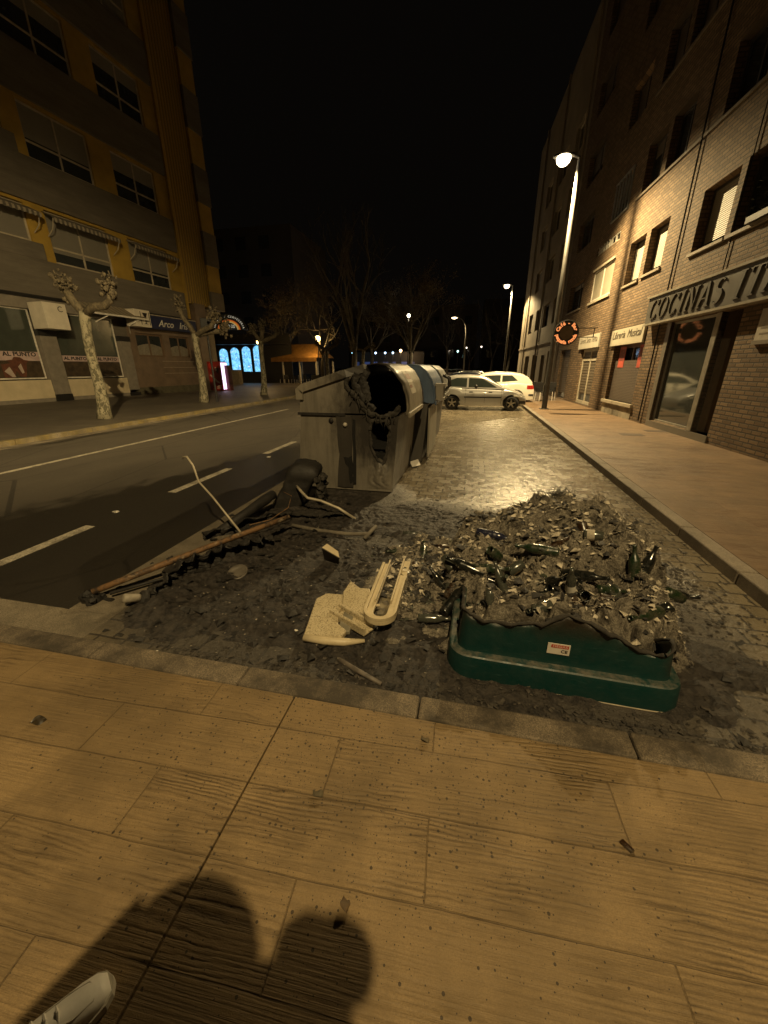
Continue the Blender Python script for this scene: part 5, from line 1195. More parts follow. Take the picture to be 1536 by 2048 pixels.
# ---- green shell: the unburnt foot of a glass bank
def greenmat():
    n=NT('green_plastic'); o=n.obj(); s=n.sep(o); f=n.noise(o,2,5); c=n.mix(f,(.002,.022,.020),(.003,.030,.027)); c=n.mix(n.math('MULTIPLY',n.ramp(n.noise(n.mapv(o,scale=(1,1,7)),9,5,.7),[(.6,0.),(.7,1.)]),.3),c,(.05,.10,.09))
    e=n.math('ADD',s[2],n.math('MULTIPLY',n.math('SUBTRACT',n.noise(o,6,5,.7),.5),.16)); side=n.sstep(n.math('ADD',s[0],n.math('MULTIPLY',n.noise(o,7,4),.1)),.52,.66)
    k=n.math('MAXIMUM',n.sstep(e,.29,.44),n.math('MULTIPLY',side,n.sstep(s[2],.15,.2))); c=n.mix(n.math('MULTIPLY',k,.92),c,(.020,.013,.008)); geo=n.n('ShaderNodeNewGeometry'); upw=n.sstep(n.sep(geo.outputs['Normal'])[2],.55,.9); dst=n.math('MULTIPLY',n.ramp(n.noise(o,13,7,.75),[(.40,0.),(.62,1.)]),n.math('ADD',n.math('MULTIPLY',upw,.7),.05)); c=n.mix(dst,c,(.12,.105,.08))
    scr=n.ramp(n.noise(n.mapv(o,scale=(1.2,1,14),rot=(0,.12,0)),11,5,.75),[(.66,0.),(.70,1.)]); c=n.mix(n.math('MULTIPLY',scr,.45),c,(.09,.13,.115))
    return n.fin(c,n.math('ADD',n.math('MULTIPLY',dst,.4),n.math('ADD',n.math('MULTIPLY',n.noise(o,9,5),.25),.30)),n.bump(n.math('ADD',n.noise(o,25,4),n.math('MULTIPLY',n.sstep(e,.26,.42),n.math('MULTIPLY',n.noise(o,30,5,.7),2.5))),.25,.01),spec=.45)
gm=greenmat()
G=empty('glass_bank_shell',(.595,1.985,.006),R(-1.5),'dark green plastic foot of a burnt glass bank in front of the ash mound','container')
def rrect(hx,hy,r,n=7,cx=0,cy=0):
    P=[]
    for sx,sy,a0 in ((1,-1,-PI/2),(1,1,0),(-1,1,PI/2),(-1,-1,PI)):
        for k in range(n+1): a=a0+PI/2*k/n; P.append((cx+sx*(hx-r)+r*math.cos(a),cy+sy*(hy-r)+r*math.sin(a)))
    return P
def dens(P,step=.03):
    out=[]
    for i in range(len(P)):
        a=Vector(P[i]); b=Vector(P[(i+1)%len(P)]); n=max(1,int((b-a).length/step))
        for k in range(n): q=a.lerp(b,k/n); out.append((q.x,q.y))
    return out
top_pts=[(-.62,.36),(-.585,.40),(-.54,.39),(-.46,.365),(-.36,.35),(-.24,.37),(-.12,.39),(-.05,.44),(-.0,.47),(.06,.455),(.13,.42),(.24,.38),(.33,.335),(.41,.30),(.48,.30),(.54,.35),(.63,.37)]
P0=dens(rrect(.565,.62,.075,7,0,.52)); K=len(P0)
def rim_z(x,y):
    z=lerpp(top_pts,x)
    if y>-.02: f=min(1,(y+.02)/.16); z=z*(1-f)+(.21+.012*math.sin(9*y+3*x)+.01*math.sin(23*y))*f
    return z
levels=[(0.,.060),(.010,.066),(.130,.058),(.148,.052),(.154,.044),(.158,.004),(.172,.0)]
vs=[];fs=[]
cxx,cyy=0,.52
def off(p,d):
    v=Vector((p[0]-cxx,p[1]-cyy)); w=Vector((max(-1,min(1,v.x/.585)),max(-1,min(1,v.y/.62)))); n=Vector((abs(w.x)**6*np.sign(w.x),abs(w.y)**6*np.sign(w.y))); n=n.normalized() if n.length>0 else v.normalized(); return (p[0]+n.x*d,p[1]+n.y*d)
nl=len(levels)+7
for z,d in levels: vs+=[(*off(p,d),z) for p in P0]
for q in range(1,8):
    for p in P0:
        zt=rim_z(*p); z=.18+(zt-.18)*q/7+(random.uniform(-.006,.006) if q==7 else 0); vs.append((*off(p,-.02*q/7+(.014*math.sin(p[0]*40) if q==7 else 0)),z))
for l in range(nl-1):
    for i in range(K): i2=(i+1)%K; fs.append((l*K+i,l*K+i2,(l+1)*K+i2,(l+1)*K+i))
m=MB(); m.add(vs,fs); sh=m.build('shell',gm,G,True); sh.data.set_sharp_from_angle(angle=R(26)); so=sh.modifiers.new('thickness','SOLIDIFY'); so.thickness=.012; so.offset=-1
rimv=vs[-K:]; m=MB(); seg=[Vector(v) for v in rimv]; m.tube([v+Vector((random.uniform(-.006,.006),random.uniform(-.006,.006),.004)) for v in seg]+[seg[0]],[random.uniform(.006,.015) for _ in range(K+1)],7,False,.3); m.build('melted_lip',M['char_ash'],G,True)
m=MB(); pts=[(*off(p,.06),.003) for p in P0]; m.tube([Vector(p) for p in pts]+[Vector(pts[0])],.007,6,False); m.build('pale_base_edge',plain('pale_worn_base_edge',(.42,.36,.26),.6,.5,9),G,True)
lb=empty('label_plate',(-.02,-.098,.26),0); lb.parent=G
m=MB(); m.box(-.058,.058,-.004,.0,-.034,.034); m.build('plate',plain('white_label_plate',(.55,.50,.42),.4,.1,20),lb)
redt=plain('red_label_print',(.42,.06,.03),.5)
m=MB(); m.box(-.04,.05,-.0052,-.0042,.008,.028); m.build('red_band',redt,lb)
text('HEGAS','lettering',plain('pale_label_letters',(.6,.5,.42),.5),lb,TR_L(.006,-.0056,.018),.02,.0003,0,.075); text('CE','ce_mark',plain('black_label_print',(.02,.016,.012),.5),lb,TR_L(.03,-.0054,-.012),.027,.0004,0,.034,.0006)
# ---- bottles and jars in the heap
def bglass(name,col,rough=.14,dust=.8):
    n=NT(name); o=n.obj(); c=n.mix(n.math('MULTIPLY',n.ramp(n.noise(o,22,6,.75),[(.45,0.),(.68,1.)]),dust),col,(.085,.072,.055)); return n.fin(c,n.math('ADD',n.math('MULTIPLY',n.ramp(n.noise(o,14,5,.7),[(.4,0.),(.7,1.)]),.5),rough),spec=.9)
GL={'green':bglass('green_bottle_glass',(.010,.022,.009)),'brown':bglass('brown_bottle_glass',(.024,.011,.004)),'clear':bglass('clear_bottle_glass',(.045,.048,.038),.06,.35),'dark':bglass('dark_bottle_glass',(.007,.008,.007),.05,.25),'blue':bglass('bluish_dark_glass',(.010,.012,.03),.08,.3)}
paper=plain('scorched_paper_label',(.40,.35,.27),.8,.5,30); paperw=plain('white_paper_label',(.66,.62,.54),.7,.15,30); cork=plain('woven_straw_cover',(.22,.155,.075),.85,.5,60,1.,90)
PB={'wine':[(.036,0),(.038,.01),(.038,.18),(.034,.205),(.018,.235),(.014,.25),(.014,.295),(.016,.297),(.016,.305),(.011,.305),(.011,.28)],
    'beer':[(.028,0),(.030,.008),(.030,.12),(.026,.145),(.014,.175),(.012,.20),(.013,.225),(.009,.225),(.009,.2)],
    'jar':[(.036,0),(.040,.008),(.040,.085),(.033,.1),(.034,.125),(.030,.125),(.029,.1),(.036,.08),(.036,.012),(.0,.012)],
    'tumbler':[(.028,0),(.036,.005),(.04,.10),(.037,.10),(.031,.012),(.0,.012)]}
def bottle(kind,colr,loc,axis,label,lab=None,group='glass bottles in the burnt heap',name=None):
    q=Vector(axis).normalized().to_track_quat('Z','Y'); t=bpy.data.objects.new(name or ('glass_jar' if kind in ('jar','tumbler') else 'glass_bottle'),None); COL.objects.link(t); t.location=loc; t.rotation_mode='QUATERNION'; t.rotation_quaternion=q; tag(t,label,'jar' if kind in ('jar','tumbler') else 'bottle',group)
    m=MB(); m.lathe(PB[kind],18,None,True); m.build('glass',GL[colr],t,True)
    if lab:
        r=PB[kind][2][0]+.001; z0,z1={'wine':(.06,.14),'beer':(.035,.09),'jar':(.02,.07),'tumbler':(.02,.08)}[kind]; m=MB(); n=14; vs=[]; a0=random.uniform(0,6)
        a0=lab[1] if isinstance(lab,tuple) else a0
        for i in range(n+1): a=a0+i/n*4.2; vs+=[(r*math.cos(a),r*math.sin(a),z0),(r*math.cos(a),r*math.sin(a),z1)]
        m.add(vs,[(2*i,2*i+2,2*i+3,2*i+1) for i in range(n)]); m.build('label',(lab[0] if isinstance(lab,tuple) else lab),t,True)
    return t
def at(x,y,dz=.0): return (x,y,mh(x,y)+dz)
bottle('wine','dark',(-.66,2.93,.06),(1,-.12,.06),'dark wine bottle with a white paper label beside the cream frame',(paperw,1.2))
bottle('wine','blue',at(.13,3.12,.05),(1,-.25,-.05),'bluish dark bottle lying at the upper left edge of the mound')
bottle('jar','clear',at(.36,2.62,.03),(.7,.25,.5),'squat jar in a woven straw cover in the middle of the heap',cork)
bottle('wine','brown',at(.86,2.27,.05),(1,-.35,-.1),'large brown bottle lying on the right rim of the green shell')
bottle('wine','brown',at(.88,2.95,.10),(.25,-.6,-.75),'brown bottle stuck neck down into the ash')
bottle('beer','clear',at(.70,2.30,.02),(-.15,-.3,.9),'clear bottle with a white label standing behind the torn rim',(paperw,3.2))
bottle('wine','dark',at(1.27,2.75,-.10),(.25,.2,.75),'dark bottle standing upright at the right edge of the heap')
bottle('wine','green',at(1.20,2.62,-.12),(-.1,.25,.9),'green bottle standing at the right edge beside the dark upright one')
bottle('tumbler','clear',at(.98,2.52,.02),(.35,-.5,.6),'pale paper wrapped tumbler tilted toward the camera',paperw)
bottle('jar','dark',at(1.08,2.28,.02),(.1,-.75,.55),'black jar with its round mouth facing the camera at right')
bottle('jar','dark',at(.80,2.42,.01),(.0,-.8,.5),'dark jar mouth showing near the torn rim')
bottle('jar','green',at(.30,2.78,.02),(-.5,-.3,.5),'olive green jar on its side left of the straw covered one')
bottle('wine','dark',at(.55,2.50,.0),(.25,-.55,.5),'large dark bottle with its base up at the centre of the pit')
bottle('beer','clear',at(-.25,2.25,.03),(1,.1,.05),'clear square-shouldered bottle lying on the paving left of the green shell')
bottle('jar','brown',at(-.12,3.42,.03),(-.8,-.5,.2),'brown jar at the far left edge of the heap')
bottle('wine','dark',at(-.08,2.34,.05),(.45,.75,.4),'black bottle leaning on the left end of the green shell')
DESC={'green':'green','brown':'brown','clear':'small clear','dark':'dark'}
i=0
while i<50:
    x,y=random.uniform(-.1,1.35),random.uniform(2.22,2.82)
    if i>41: x,y=random.uniform(-.7,0),random.uniform(2.4,3.8)
    cl=random.choice(['green','brown','clear','clear','dark','dark']); kd=random.choice(['beer','beer','wine','jar'])
    if kd=='jar': lb_='%s glass jar half sunk in the grey ash'%DESC[cl]
    else: lb_='%s glass bottle half sunk in the grey ash'%DESC[cl]
    bottle(kd,cl,at(x,y,random.uniform(-.04,.004)),(random.gauss(0,1),random.gauss(-.3,.7),random.gauss(.0,.28)),lb_,random.choice([None,None,None,paper]),group='%s half sunk in the ash'%('jars' if kd=='jar' else 'bottles')); i+=1
def f5():
    while True:
        x,y=random.uniform(-.75,1.6),random.uniform(2.0,4.2)
        if mh(x,y)>.07: return x,y
flakes('heap_scraps',1100,f5,plain('pale_matted_waste',(.50,.44,.34),.9,.7,20,.9,60),'pale matted scraps of melted waste stuck in the ash heap','scraps',.008,.032,1.3)
flakes('heap_char',700,f5,M['char'],'black charred scraps stuck all over the ash heap','scraps',.008,.045,1.1)
# glass shards
def f3():
    while True:
        x,y=random.gauss(.1,.5),random.gauss(2.75,.45)
        if -.9<x<1.4 and 2.2<y<3.9: return x,y
flakes('glass_shards',420,f3,bglass('shard_glass',(.06,.065,.05),.05,.2),'broken glass shards glinting among the ash','shards',.006,.022,.8)
o=MB(); 
for k in range(9): o.ball((.02+random.uniform(-.04,.04),3.0+random.uniform(-.03,.03),mh(.02,3.0)+.03+random.uniform(-.01,.02)),.02,7,.35)
tag(o.build('yellow_rag',plain('mustard_yellow_plastic',(.30,.20,.012),.6),None,True),'crumpled mustard yellow scrap on the left of the heap','scrap')
# upright ash tufts on the crest
m=MB()
for k in range(130):
    x,y=random.gauss(.88,.10),random.gauss(3.78,.05); z=mh(x,y)-.01; m.tube([(x,y,z),(x+random.gauss(0,.03),y+random.gauss(0,.03),z+random.uniform(.02,.07)),(x+random.gauss(0,.05),y+random.gauss(0,.05),z+random.uniform(.04,.13))],[.003,.002,.0007],3,False)
tag(m.build('ash_tuft',M['char_ash'],fix=False),'dark ragged tuft sticking up on the crest of the mound','tuft')
m=MB()
pts=[(-.05+1.1*k/9,4.1-.18*k/9+.05*math.sin(k),.08+.05*math.sin(k*1.3)+.22*(k/9)) for k in range(10)]; m.tube(pts,.010,6,True,.3); tag(m.build('charred_cable',M['char']),'charred cable lying along the back edge of the mound','cable')

# ---- left debris: rusty bar, ribbed panel, lump, rods
def rustmat():
    n=NT('rusty_scorched_steel'); o=n.obj(); f=n.noise(o,11,6,.7,.4); c=n.mix(n.ramp(f,[(.38,0.),(.55,1.)]),(.040,.030,.022),(.19,.105,.045)); c=n.mix(n.ramp(n.noise(o,7,5,.7),[(.56,0.),(.66,.8)]),c,(.34,.27,.18)); return n.fin(c,.7,n.bump(f,.5,.01),metal=.15)
M['rust']=rustmat(); M['bare_steel']=plain('pale_bent_steel',(.46,.40,.29),.5,.3,8,metal=.2)
t=empty('rusty_bar',(0,0,0),0,'long rusty steel bar lying across the burnt panel toward the gutter','bar')
m=MB(); m.tube([(-2.78,2.04,.08),(-2.54,2.35,.13),(-2.24,2.78,.185),(-1.98,3.2,.215),(-1.80,3.50,.235)],[.024,.026,.026,.027,.027],12,True,.04); m.build('tube',M['rust'],t,True)
m=MB()
for k in range(9): m.ball((-2.76+random.uniform(-.05,.05),2.03+random.uniform(-.05,.05),.06+random.uniform(-.05,.04)),random.uniform(.02,.045),7,.4)
m.tube([(-2.8,1.98,.09),(-2.72,2.06,.0),(-2.62,2.06,.02)],[.02,.025,.015],7,True,.3); m.build('burnt_bracket',M['char'],t)
t=MB(); t.tube([(-2.66,2.08,.06),(-2.45,2.36,.05),(-2.2,2.62,.03)],[.014,.013,.012],7); tag(t.build('thin_rod',M['char'],None,True),'thin black rod lying under the rusty bar','rod')
def crumple(name,label,cx,cy,z0,ln,wd,ht,rz,ribs,mat,seed):
    """melted ribbed panel standing on edge, sagging"""
    rr=np.random.default_rng(seed); nx,nz=90,22; u=np.linspace(0,1,nx); v=np.linspace(0,1,nz); U,V=np.meshgrid(u,v)
    x=(U-.5)*ln; n1=fbm(U*6+seed,V*4,4,seed); n2=fbm(U*16+seed,V*10,3,seed+5,True)
    y=wd*(.5*np.sin(PI*V)+.35*(n1-.5)*2)+.035*np.sin(U*2*PI*ribs)*(1-.3*V)+.03*(n2-.5); z=ht*(V*(.75+.5*n1))-.04*np.abs(np.sin(U*PI*ribs))*V**2*1.2-.05*(1-np.minimum(1,np.minimum(U,1-U)*9))*V
    c,s=math.cos(rz),math.sin(rz); co=np.stack([x*c-y*s+cx,x*s+y*c+cy,z+z0],-1).reshape(-1,3); idx=np.arange(nx*nz).reshape(nz,nx); f=np.stack([idx[:-1,:-1],idx[:-1,1:],idx[1:,1:],idx[1:,:-1]],-1).reshape(-1,4)
    f=f[rr.random(len(f))>.03]
    me=bpy.data.meshes.new(name); me.from_pydata(co.tolist(),[],f.tolist()); me.materials.append(mat); o=bpy.data.objects.new(name,me); COL.objects.link(o); so=o.modifiers.new('thickness','SOLIDIFY'); so.thickness=.012; return tag(o,label,name.replace('_',' '))
crumple('ribbed_panel','black melted ribbed panel sagging in front of the rusty bar',-2.10,2.78,.0,1.0,.18,.20,R(60),8,M['char'],4)
crumple('melted_sheet','black melted sheet folded behind the rusty bar',-2.35,3.55,.0,.9,.16,.14,R(58),2,M['char'],9)
crumple('melted_sheet','flat black slab of melted plastic reaching right from the charred lump',-1.75,3.98,.01,.75,.25,.10,R(20),1,M['char_ash'],15)
crumple('melted_sheet','small black curl of plastic at the lower end of the ribbed panel',-2.3,2.32,.0,.35,.1,.13,R(95),2,M['char'],22)
t=empty('charred_log',(0,0,0),0,'charred rounded beam propped up behind the rusty bar','beam')
m=MB(); m.tube([(-2.55,3.35,.06),(-2.45,3.75,.14),(-2.38,4.1,.20),(-2.36,4.22,.22)],[.05,.06,.065,.055],10,True,.12); m.build('log',M['char'],t,True)
# charred lump: melted wheeled cart or box leaning towards the gutter
def lump(name,label,cat,pts,rad,mat,n=12,jit=.12):
    m=MB(); m.tube(pts,rad,n,True,jit); return tag(m.build(name,mat,None,True),label,cat)
t=empty('charred_box',(-2.1,4.55,.0),R(14),'tall charred black lump leaning beside the burnt grey container','burnt lump')
nn=14; vs=[];fs=[]
for k in range(nn+1):
    f=k/nn; cx=-.20+.30*f; hw=(.185+.012*math.sin(9*f))*(1 if f<.8 else 1-.45*((f-.8)/.2)**2); hy=.24*(1 if f<.8 else 1-.3*((f-.8)/.2)**2); z=.57*f
    for px_,py_ in rrect(hw,hy,.07,4): vs.append((cx+px_+random.uniform(-.012,.012),py_+random.uniform(-.015,.015),z+random.uniform(-.01,.01)-.25*px_*f))
K2=len(rrect(.2,.2,.07,4))
for l in range(nn):
    for i_ in range(K2): j_=(i_+1)%K2; fs.append((l*K2+i_,l*K2+j_,(l+1)*K2+j_,(l+1)*K2+i_))
fs.append(tuple(nn*K2+i_ for i_ in range(K2)))
m=MB(); m.add(vs,fs); m.build('body',M['char'],t,True)
m=MB()
for k in range(40):
    z=random.uniform(.05,.42); m.ball((.26+random.uniform(-.05,.05),-.12+random.uniform(-.08,.08),z),random.uniform(.02,.05),6,.4)
m.build('melted_flank',M['char_ash'],t)
m=MB(); m.tube([(-.02,-.28,.33),(.06,-.42,.30),(.14,-.48,.24),(.30,-.50,.21),(.52,-.58,.14),(.72,-.64,.02)],.017,9); m.build('bent_conduit',M['bare_steel'],t,True)
o=MB(); o.tube([(-1.86,3.68,.06),(-1.55,3.63,.05),(-1.2,3.60,.05),(-.97,3.62,.06)],[.022,.022,.021,.02],9); o.tube([(-.99,3.55,.04),(-.92,3.78,.09)],.022,8); tag(o.build('grey_pipe',plain('ashy_grey_pipe',(.14,.12,.09),.8,.4,9),None,True),'ash grey pipe with a short branch lying on the crust','pipe')
o=MB(); o.tube([(-2.20,3.20,.15),(-2.62,3.42,.42),(-2.84,3.52,.55),(-2.93,3.58,.72),(-3.02,3.62,.80),(-3.07,3.62,.79)],[.011,.011,.011,.011,.011,.014],8); tag(o.build('bent_rod',M['bare_steel'],None,True),'thin pale bent rod rising from the rusty bar','rod')
o=MB(); o.tube([(-2.15,3.30,.19),(-2.0,3.46,.2),(-1.9,3.7,.26),(-1.95,3.9,.33),(-2.1,4.0,.34)],[.008,.007,.006,.005,.004],6); tag(o.build('burnt_wire',M['rust'],None,True),'scorched wire looping over the upper end of the rusty bar','wire')
t=empty('pipe_stub',(-2.40,2.08,.0),R(-30),'short pale pipe stub with a black flange standing in the soot','pipe')
m=MB(); m.lathe([(.0,0),(.075,.0),(.07,.03),(.05,.045)],14,Matrix.Translation((0,.04,.02))@Matrix.Rotation(R(55),4,'X')); m.build('flange',M['char'],t)
m=MB(); m.lathe([(.032,.0),(.034,.13),(.022,.135)],14,Matrix.Translation((0,.03,.04))@Matrix.Rotation(R(65),4,'X')); m.build('tube',plain('pale_stub_tube',(.30,.265,.205),.6,.3,9),t,True)
o=MB(); o.lathe([(.02,.015),(.07,.012),(.085,.03),(.09,.02),(.088,.0)],16,Matrix.Translation((-1.88,2.62,.03))@Matrix.Rotation(R(18),4,'X')); tag(o.build('sooty_saucer',plain('sooty_dish',(.11,.095,.075),.5,.5,9),None,True),'sooty round dish lying in the crust right of the ribbed panel','dish')
# ---- cream plastic toilet-like fittings
cream=None
def creammat():
    n=NT('scorched_cream_plastic'); o=n.obj(); f=n.noise(o,95,5,.8); c=n.mix(n.ramp(f,[(.52,0.),(.60,1.)]),(.50,.42,.27),(.09,.065,.035)); c=n.mix(n.math('MULTIPLY',n.ramp(n.noise(o,6,5,.7),[(.4,0.),(.7,1.)]),.4),c,(.30,.23,.12)); return n.fin(c,.5,n.bump(f,.3,.004))
def creamclean():
    n=NT('dirty_cream_plastic'); o=n.obj(); f=n.noise(o,50,6,.8); c=n.mix(n.ramp(f,[(.60,0.),(.70,1.)]),(.54,.45,.29),(.13,.095,.05)); c=n.mix(n.math('MULTIPLY',n.ramp(n.noise(o,8,5,.7),[(.4,0.),(.7,1.)]),.35),c,(.28,.22,.12)); return n.fin(c,.45,n.bump(f,.2,.004))
cm,cc=creammat(),creamclean()
t=empty('plastic_scrap',(-.83,2.18,.045),R(5),'speckled cream plastic panel with a rounded front edge lying flat','plastic panel')
fn=lambda u,v,tt:(u,v,tt)
m=MB(); m.plate([(-.15,-.25),(.10,-.25),(.12,-.18),(.05,-.12),(.02,.0),(.04,.24),(-.13,.24),(-.19,.16)],[],fn,0,.045); m.plate([(.03,.05),(.22,.02),(.24,.12),(.20,.30),(.12,.30),(.03,.38),(.0,.24)],[],lambda u,v,tt:(u,v,tt+.02+v*.12),0,.02)
m.build('plate',cm,t,bevel=.012)
m=MB(); m.tube([(-.15,-.25,.012),(.0,-.265,.012),(.12,-.262,.012),(.25,-.23,.01)],[.026,.028,.027,.012],9); m.build('rounded_edge',cc,t,True)
m=MB(); m.plate([(.05,-.12),(.09,-.18),(.14,-.17),(.12,.12),(.05,.14)],[],fn,.0,.03); m.build('tray',plain('grey_plastic_tray',(.20,.18,.13),.5,.4,8),t,bevel=.008)
m=MB(); m.tube([(.26,.02,.06),(.27,.1,.09),(.26,.2,.07)],.014,6); m.tube([(.22,.05,.09),(.31,.06,.09)],.01,6); m.build('catch',cc,t)
t=empty('plastic_offcut',(-.70,2.14,.07),R(-28),'short cream plastic channel lying between the panel and the long frame','plastic channel')
m=MB(); m.box(-.17,.17,-.05,.05,-.02,.0); m.box(-.17,.17,-.055,-.035,-.02,.045); m.box(-.17,.17,.035,.055,-.02,.045); m.build('channel',cm,t,bevel=.008)
t=empty('plastic_fitting',(-.50,2.16,.13),R(1),'long cream plastic U shaped frame with a rounded end and a bolt hole','plastic frame')
m=MB(); tilt=.02
def U(r0,r1,y1a,y1b): 
    n=14; return [(-r1,y1a)]+[(-r1*math.cos(PI*i/n),-r1*math.sin(PI*i/n)) for i in range(n+1)]+[(r1,y1b),(r0,y1b)]+[(r0*math.cos(PI*i/n),-r0*math.sin(PI*i/n)) for i in range(n+1)]+[(-r0,y1a)]
fn2=lambda u,v,tt:(u,v,tt+v*tilt)
m.plate(U(.048,.112,.66,.50),[],fn2,0,.03); m.build('frame',cc,t,bevel=.006)
m=MB(); m.plate(U(.092,.113,.64,.42),[],fn2,.031,.055); m.plate([(-.062,.10),(-.05,.10),(-.05,.68),(-.062,.68)],[],fn2,.031,.06); m.plate([(.05,.10),(.062,.10),(.062,.72),(.05,.72)],[],fn2,.031,.06); m.plate([(.05,.55),(.11,.47),(.11,.74),(.05,.74)],[],fn2,-.01,.028); m.build('ribs',cc,t,bevel=.003)
m=MB(); m.plate([(-.045,.1),(.045,.1),(.045,.62),(-.045,.62)],[],fn2,-.08,-.065); m.build('inner_tray',plain('sooty_cream_tray',(.20,.165,.105),.6,.6,9),t)
m=MB(); m.lathe([(.001,.0305),(.009,.0305),(.009,.032)],10,Matrix.Translation((0,-.085,0))); m.build('bolt_hole',M['soot_hollow'],t)  # black disc painted on for the dark of the hole
o=MB()
for k in range(22):
    o.ball((-.60+random.uniform(-.11,.11),2.2+.03*k,.04),random.uniform(.05,.075),7,.35,(1,1,.5))
tag(o.build('melted_clump',plain('greyish_melted_clump',(.13,.11,.08),.6,.6,12),None,True),'greyish melted clump under the cream frame and channel','clump')
o=MB(); o.add([(-1.22,3.0,.05),(-1.06,2.93,.06),(-1.02,2.84,.17),(-1.2,2.9,.22)],[(0,1,2,3)]); oo=o.build('bent_card',plain('scorched_card',(.06,.048,.034),.8)); tag(oo,'dark bent card with a bright cream top edge','card'); so=oo.modifiers.new('thickness','SOLIDIFY'); so.thickness=.006
o=MB(); o.add([(-1.2,2.9,.222),(-1.02,2.84,.172),(-1.05,2.90,.20),(-1.17,2.95,.24)],[(0,1,2,3)]); e=o.build('cream_fold',cc,oo)  # cream strip along the top edge of the card
o=MB(); o.tube([(-.68,1.80,.03),(-.54,1.735,.03),(-.38,1.66,.035)],[.015,.015,.012],8); tag(o.build('thin_pipe',plain('scorched_grey_pipe',(.12,.10,.08),.6,.5,14),None,True),'thin scorched pipe lying against the near kerb','pipe')
t=empty('paper_scrap',(-.93,6.9,.03),R(30),'white paper scrap by the foot of the blue covered container','paper'); m=MB(); m.add([(-.09,-.1,0),(.08,-.08,.02),(.1,.09,.09),(-.07,.08,.06)],[(0,1,2,3)]); m.build('sheet',paperw,t); 
for X,Y_,z,lab in ((.95,12.4,.006,'white scrap on the brick paving in front of the silver car'),(-4.29,3.73,.003,'white scrap on the wet asphalt between two dashes'),(-3.96,7.06,.003,'small white scrap at the edge of the wet patch'),(-1.05,2.0,.03,'yellowish cube of foam near the kerb left of the cream panel'),(-1.85,1.62,.02,'small pale cap at the edge of the near kerb')):
    o=MB(); o.ball((X,Y_,z+.006),.035 if Y_>3 else .014,7,.4,(1.3,1,.4)); tag(o.build('litter_scrap',paperw),lab,'litter')
# leaf, twigs and a glossy shard on the near pavement
def leaf(x,y,rz,s,label,mat):
    m=MB(); V=[];n=8
    for i in range(n+1):
        f=i/n; w=.35*s*math.sin(PI*f)**.8+.002; V+=[(-w,(f-.5)*s,.012*math.sin(4*f)+.01),(0,(f-.5)*s,.004+.01*f),(w,(f-.5)*s,.014*math.cos(3*f)+.006)]
    for i in range(n):
        for j in (0,1): a=i*3+j; m.add([],[]); m.f.append((a,a+1,a+4,a+3)); m.m.append(0)
    m.v=V; o=m.build('dry_leaf',mat,None,True,(x,y,.121)); o.rotation_euler.z=rz; return tag(o,label,'leaf')
lm=plain('dry_leaf_brown',(.09,.055,.022),.7,.5,30)
leaf(-.27,.66,.5,.042,'dry curled leaf lying in the shadow on the near pavement',lm); leaf(-1.92,.99,-1.0,.06,'dark wet leaf at the far left of the near pavement',plain('dark_wet_leaf',(.035,.025,.012),.4,.5,30))
leaf(-.48,.96,1.3,.05,'small grey brown leaf tuft in the middle of the near pavement',plain('grey_leaf_tuft',(.10,.08,.045),.8,.5,30)); leaf(-.09,1.29,.9,.045,'faded leaf scrap on the pavement near the kerb',plain('faded_leaf',(.11,.08,.04),.8,.5,30))
o=MB(); o.add([(-.035,-.012,.0),(.03,-.022,.0),(.04,.008,.0),(-.028,.018,.0),(-.033,-.01,.012),(.028,-.018,.016),(.036,.006,.012),(-.026,.014,.016)],[(0,3,2,1),(4,5,6,7),(0,1,5,4),(1,2,6,5),(2,3,7,6),(3,0,4,7)]); x=o.build('brown_glass_shard',GL['brown'],None,False,(.66,1.03,.121)); x.rotation_euler.z=R(-35); x.scale=(.62,.62,.62); tag(x,'glossy brown glass shard alone on the near pavement','shard')

# ------------------------------------------------------------------ the photographer: white shoe in frame, body beside and behind the camera
def skin(name,joints,edges,mat,parent,lv=2,root=0):
    me=bpy.data.meshes.new(name); me.from_pydata([j[0] for j in joints],edges,[]); o=bpy.data.objects.new(name,me); COL.objects.link(o)
    o.modifiers.new('skin','SKIN'); sv=me.skin_vertices[0].data
    for i,j in enumerate(joints): r=j[1]; sv[i].radius=(r,r) if not hasattr(r,'__len__') else r
    sv[root].use_root=True; s=o.modifiers.new('subdivision','SUBSURF'); s.levels=lv; s.render_levels=lv
    dg=bpy.context.evaluated_depsgraph_get(); dg.update(); m2=bpy.data.meshes.new_from_object(o.evaluated_get(dg)); bpy.data.objects.remove(o)
    m2.materials.clear(); m2.materials.append(mat); m2.polygons.foreach_set('use_smooth',[True]*len(m2.polygons)); m2.name=name
    o=bpy.data.objects.new(name,m2); COL.objects.link(o); o.parent=parent; return o
P_=empty('person',(0,-.065,0),0,'person in white shoes and dark trousers at the lower left edge','person')
skinm=plain('skin_tone',(.42,.26,.17),.5,.15,9); cloth=plain('dark_jacket_cloth',(.025,.025,.028),.85,.3,30); jeans=plain('dark_trouser_cloth',(.020,.020,.026),.9,.3,40)
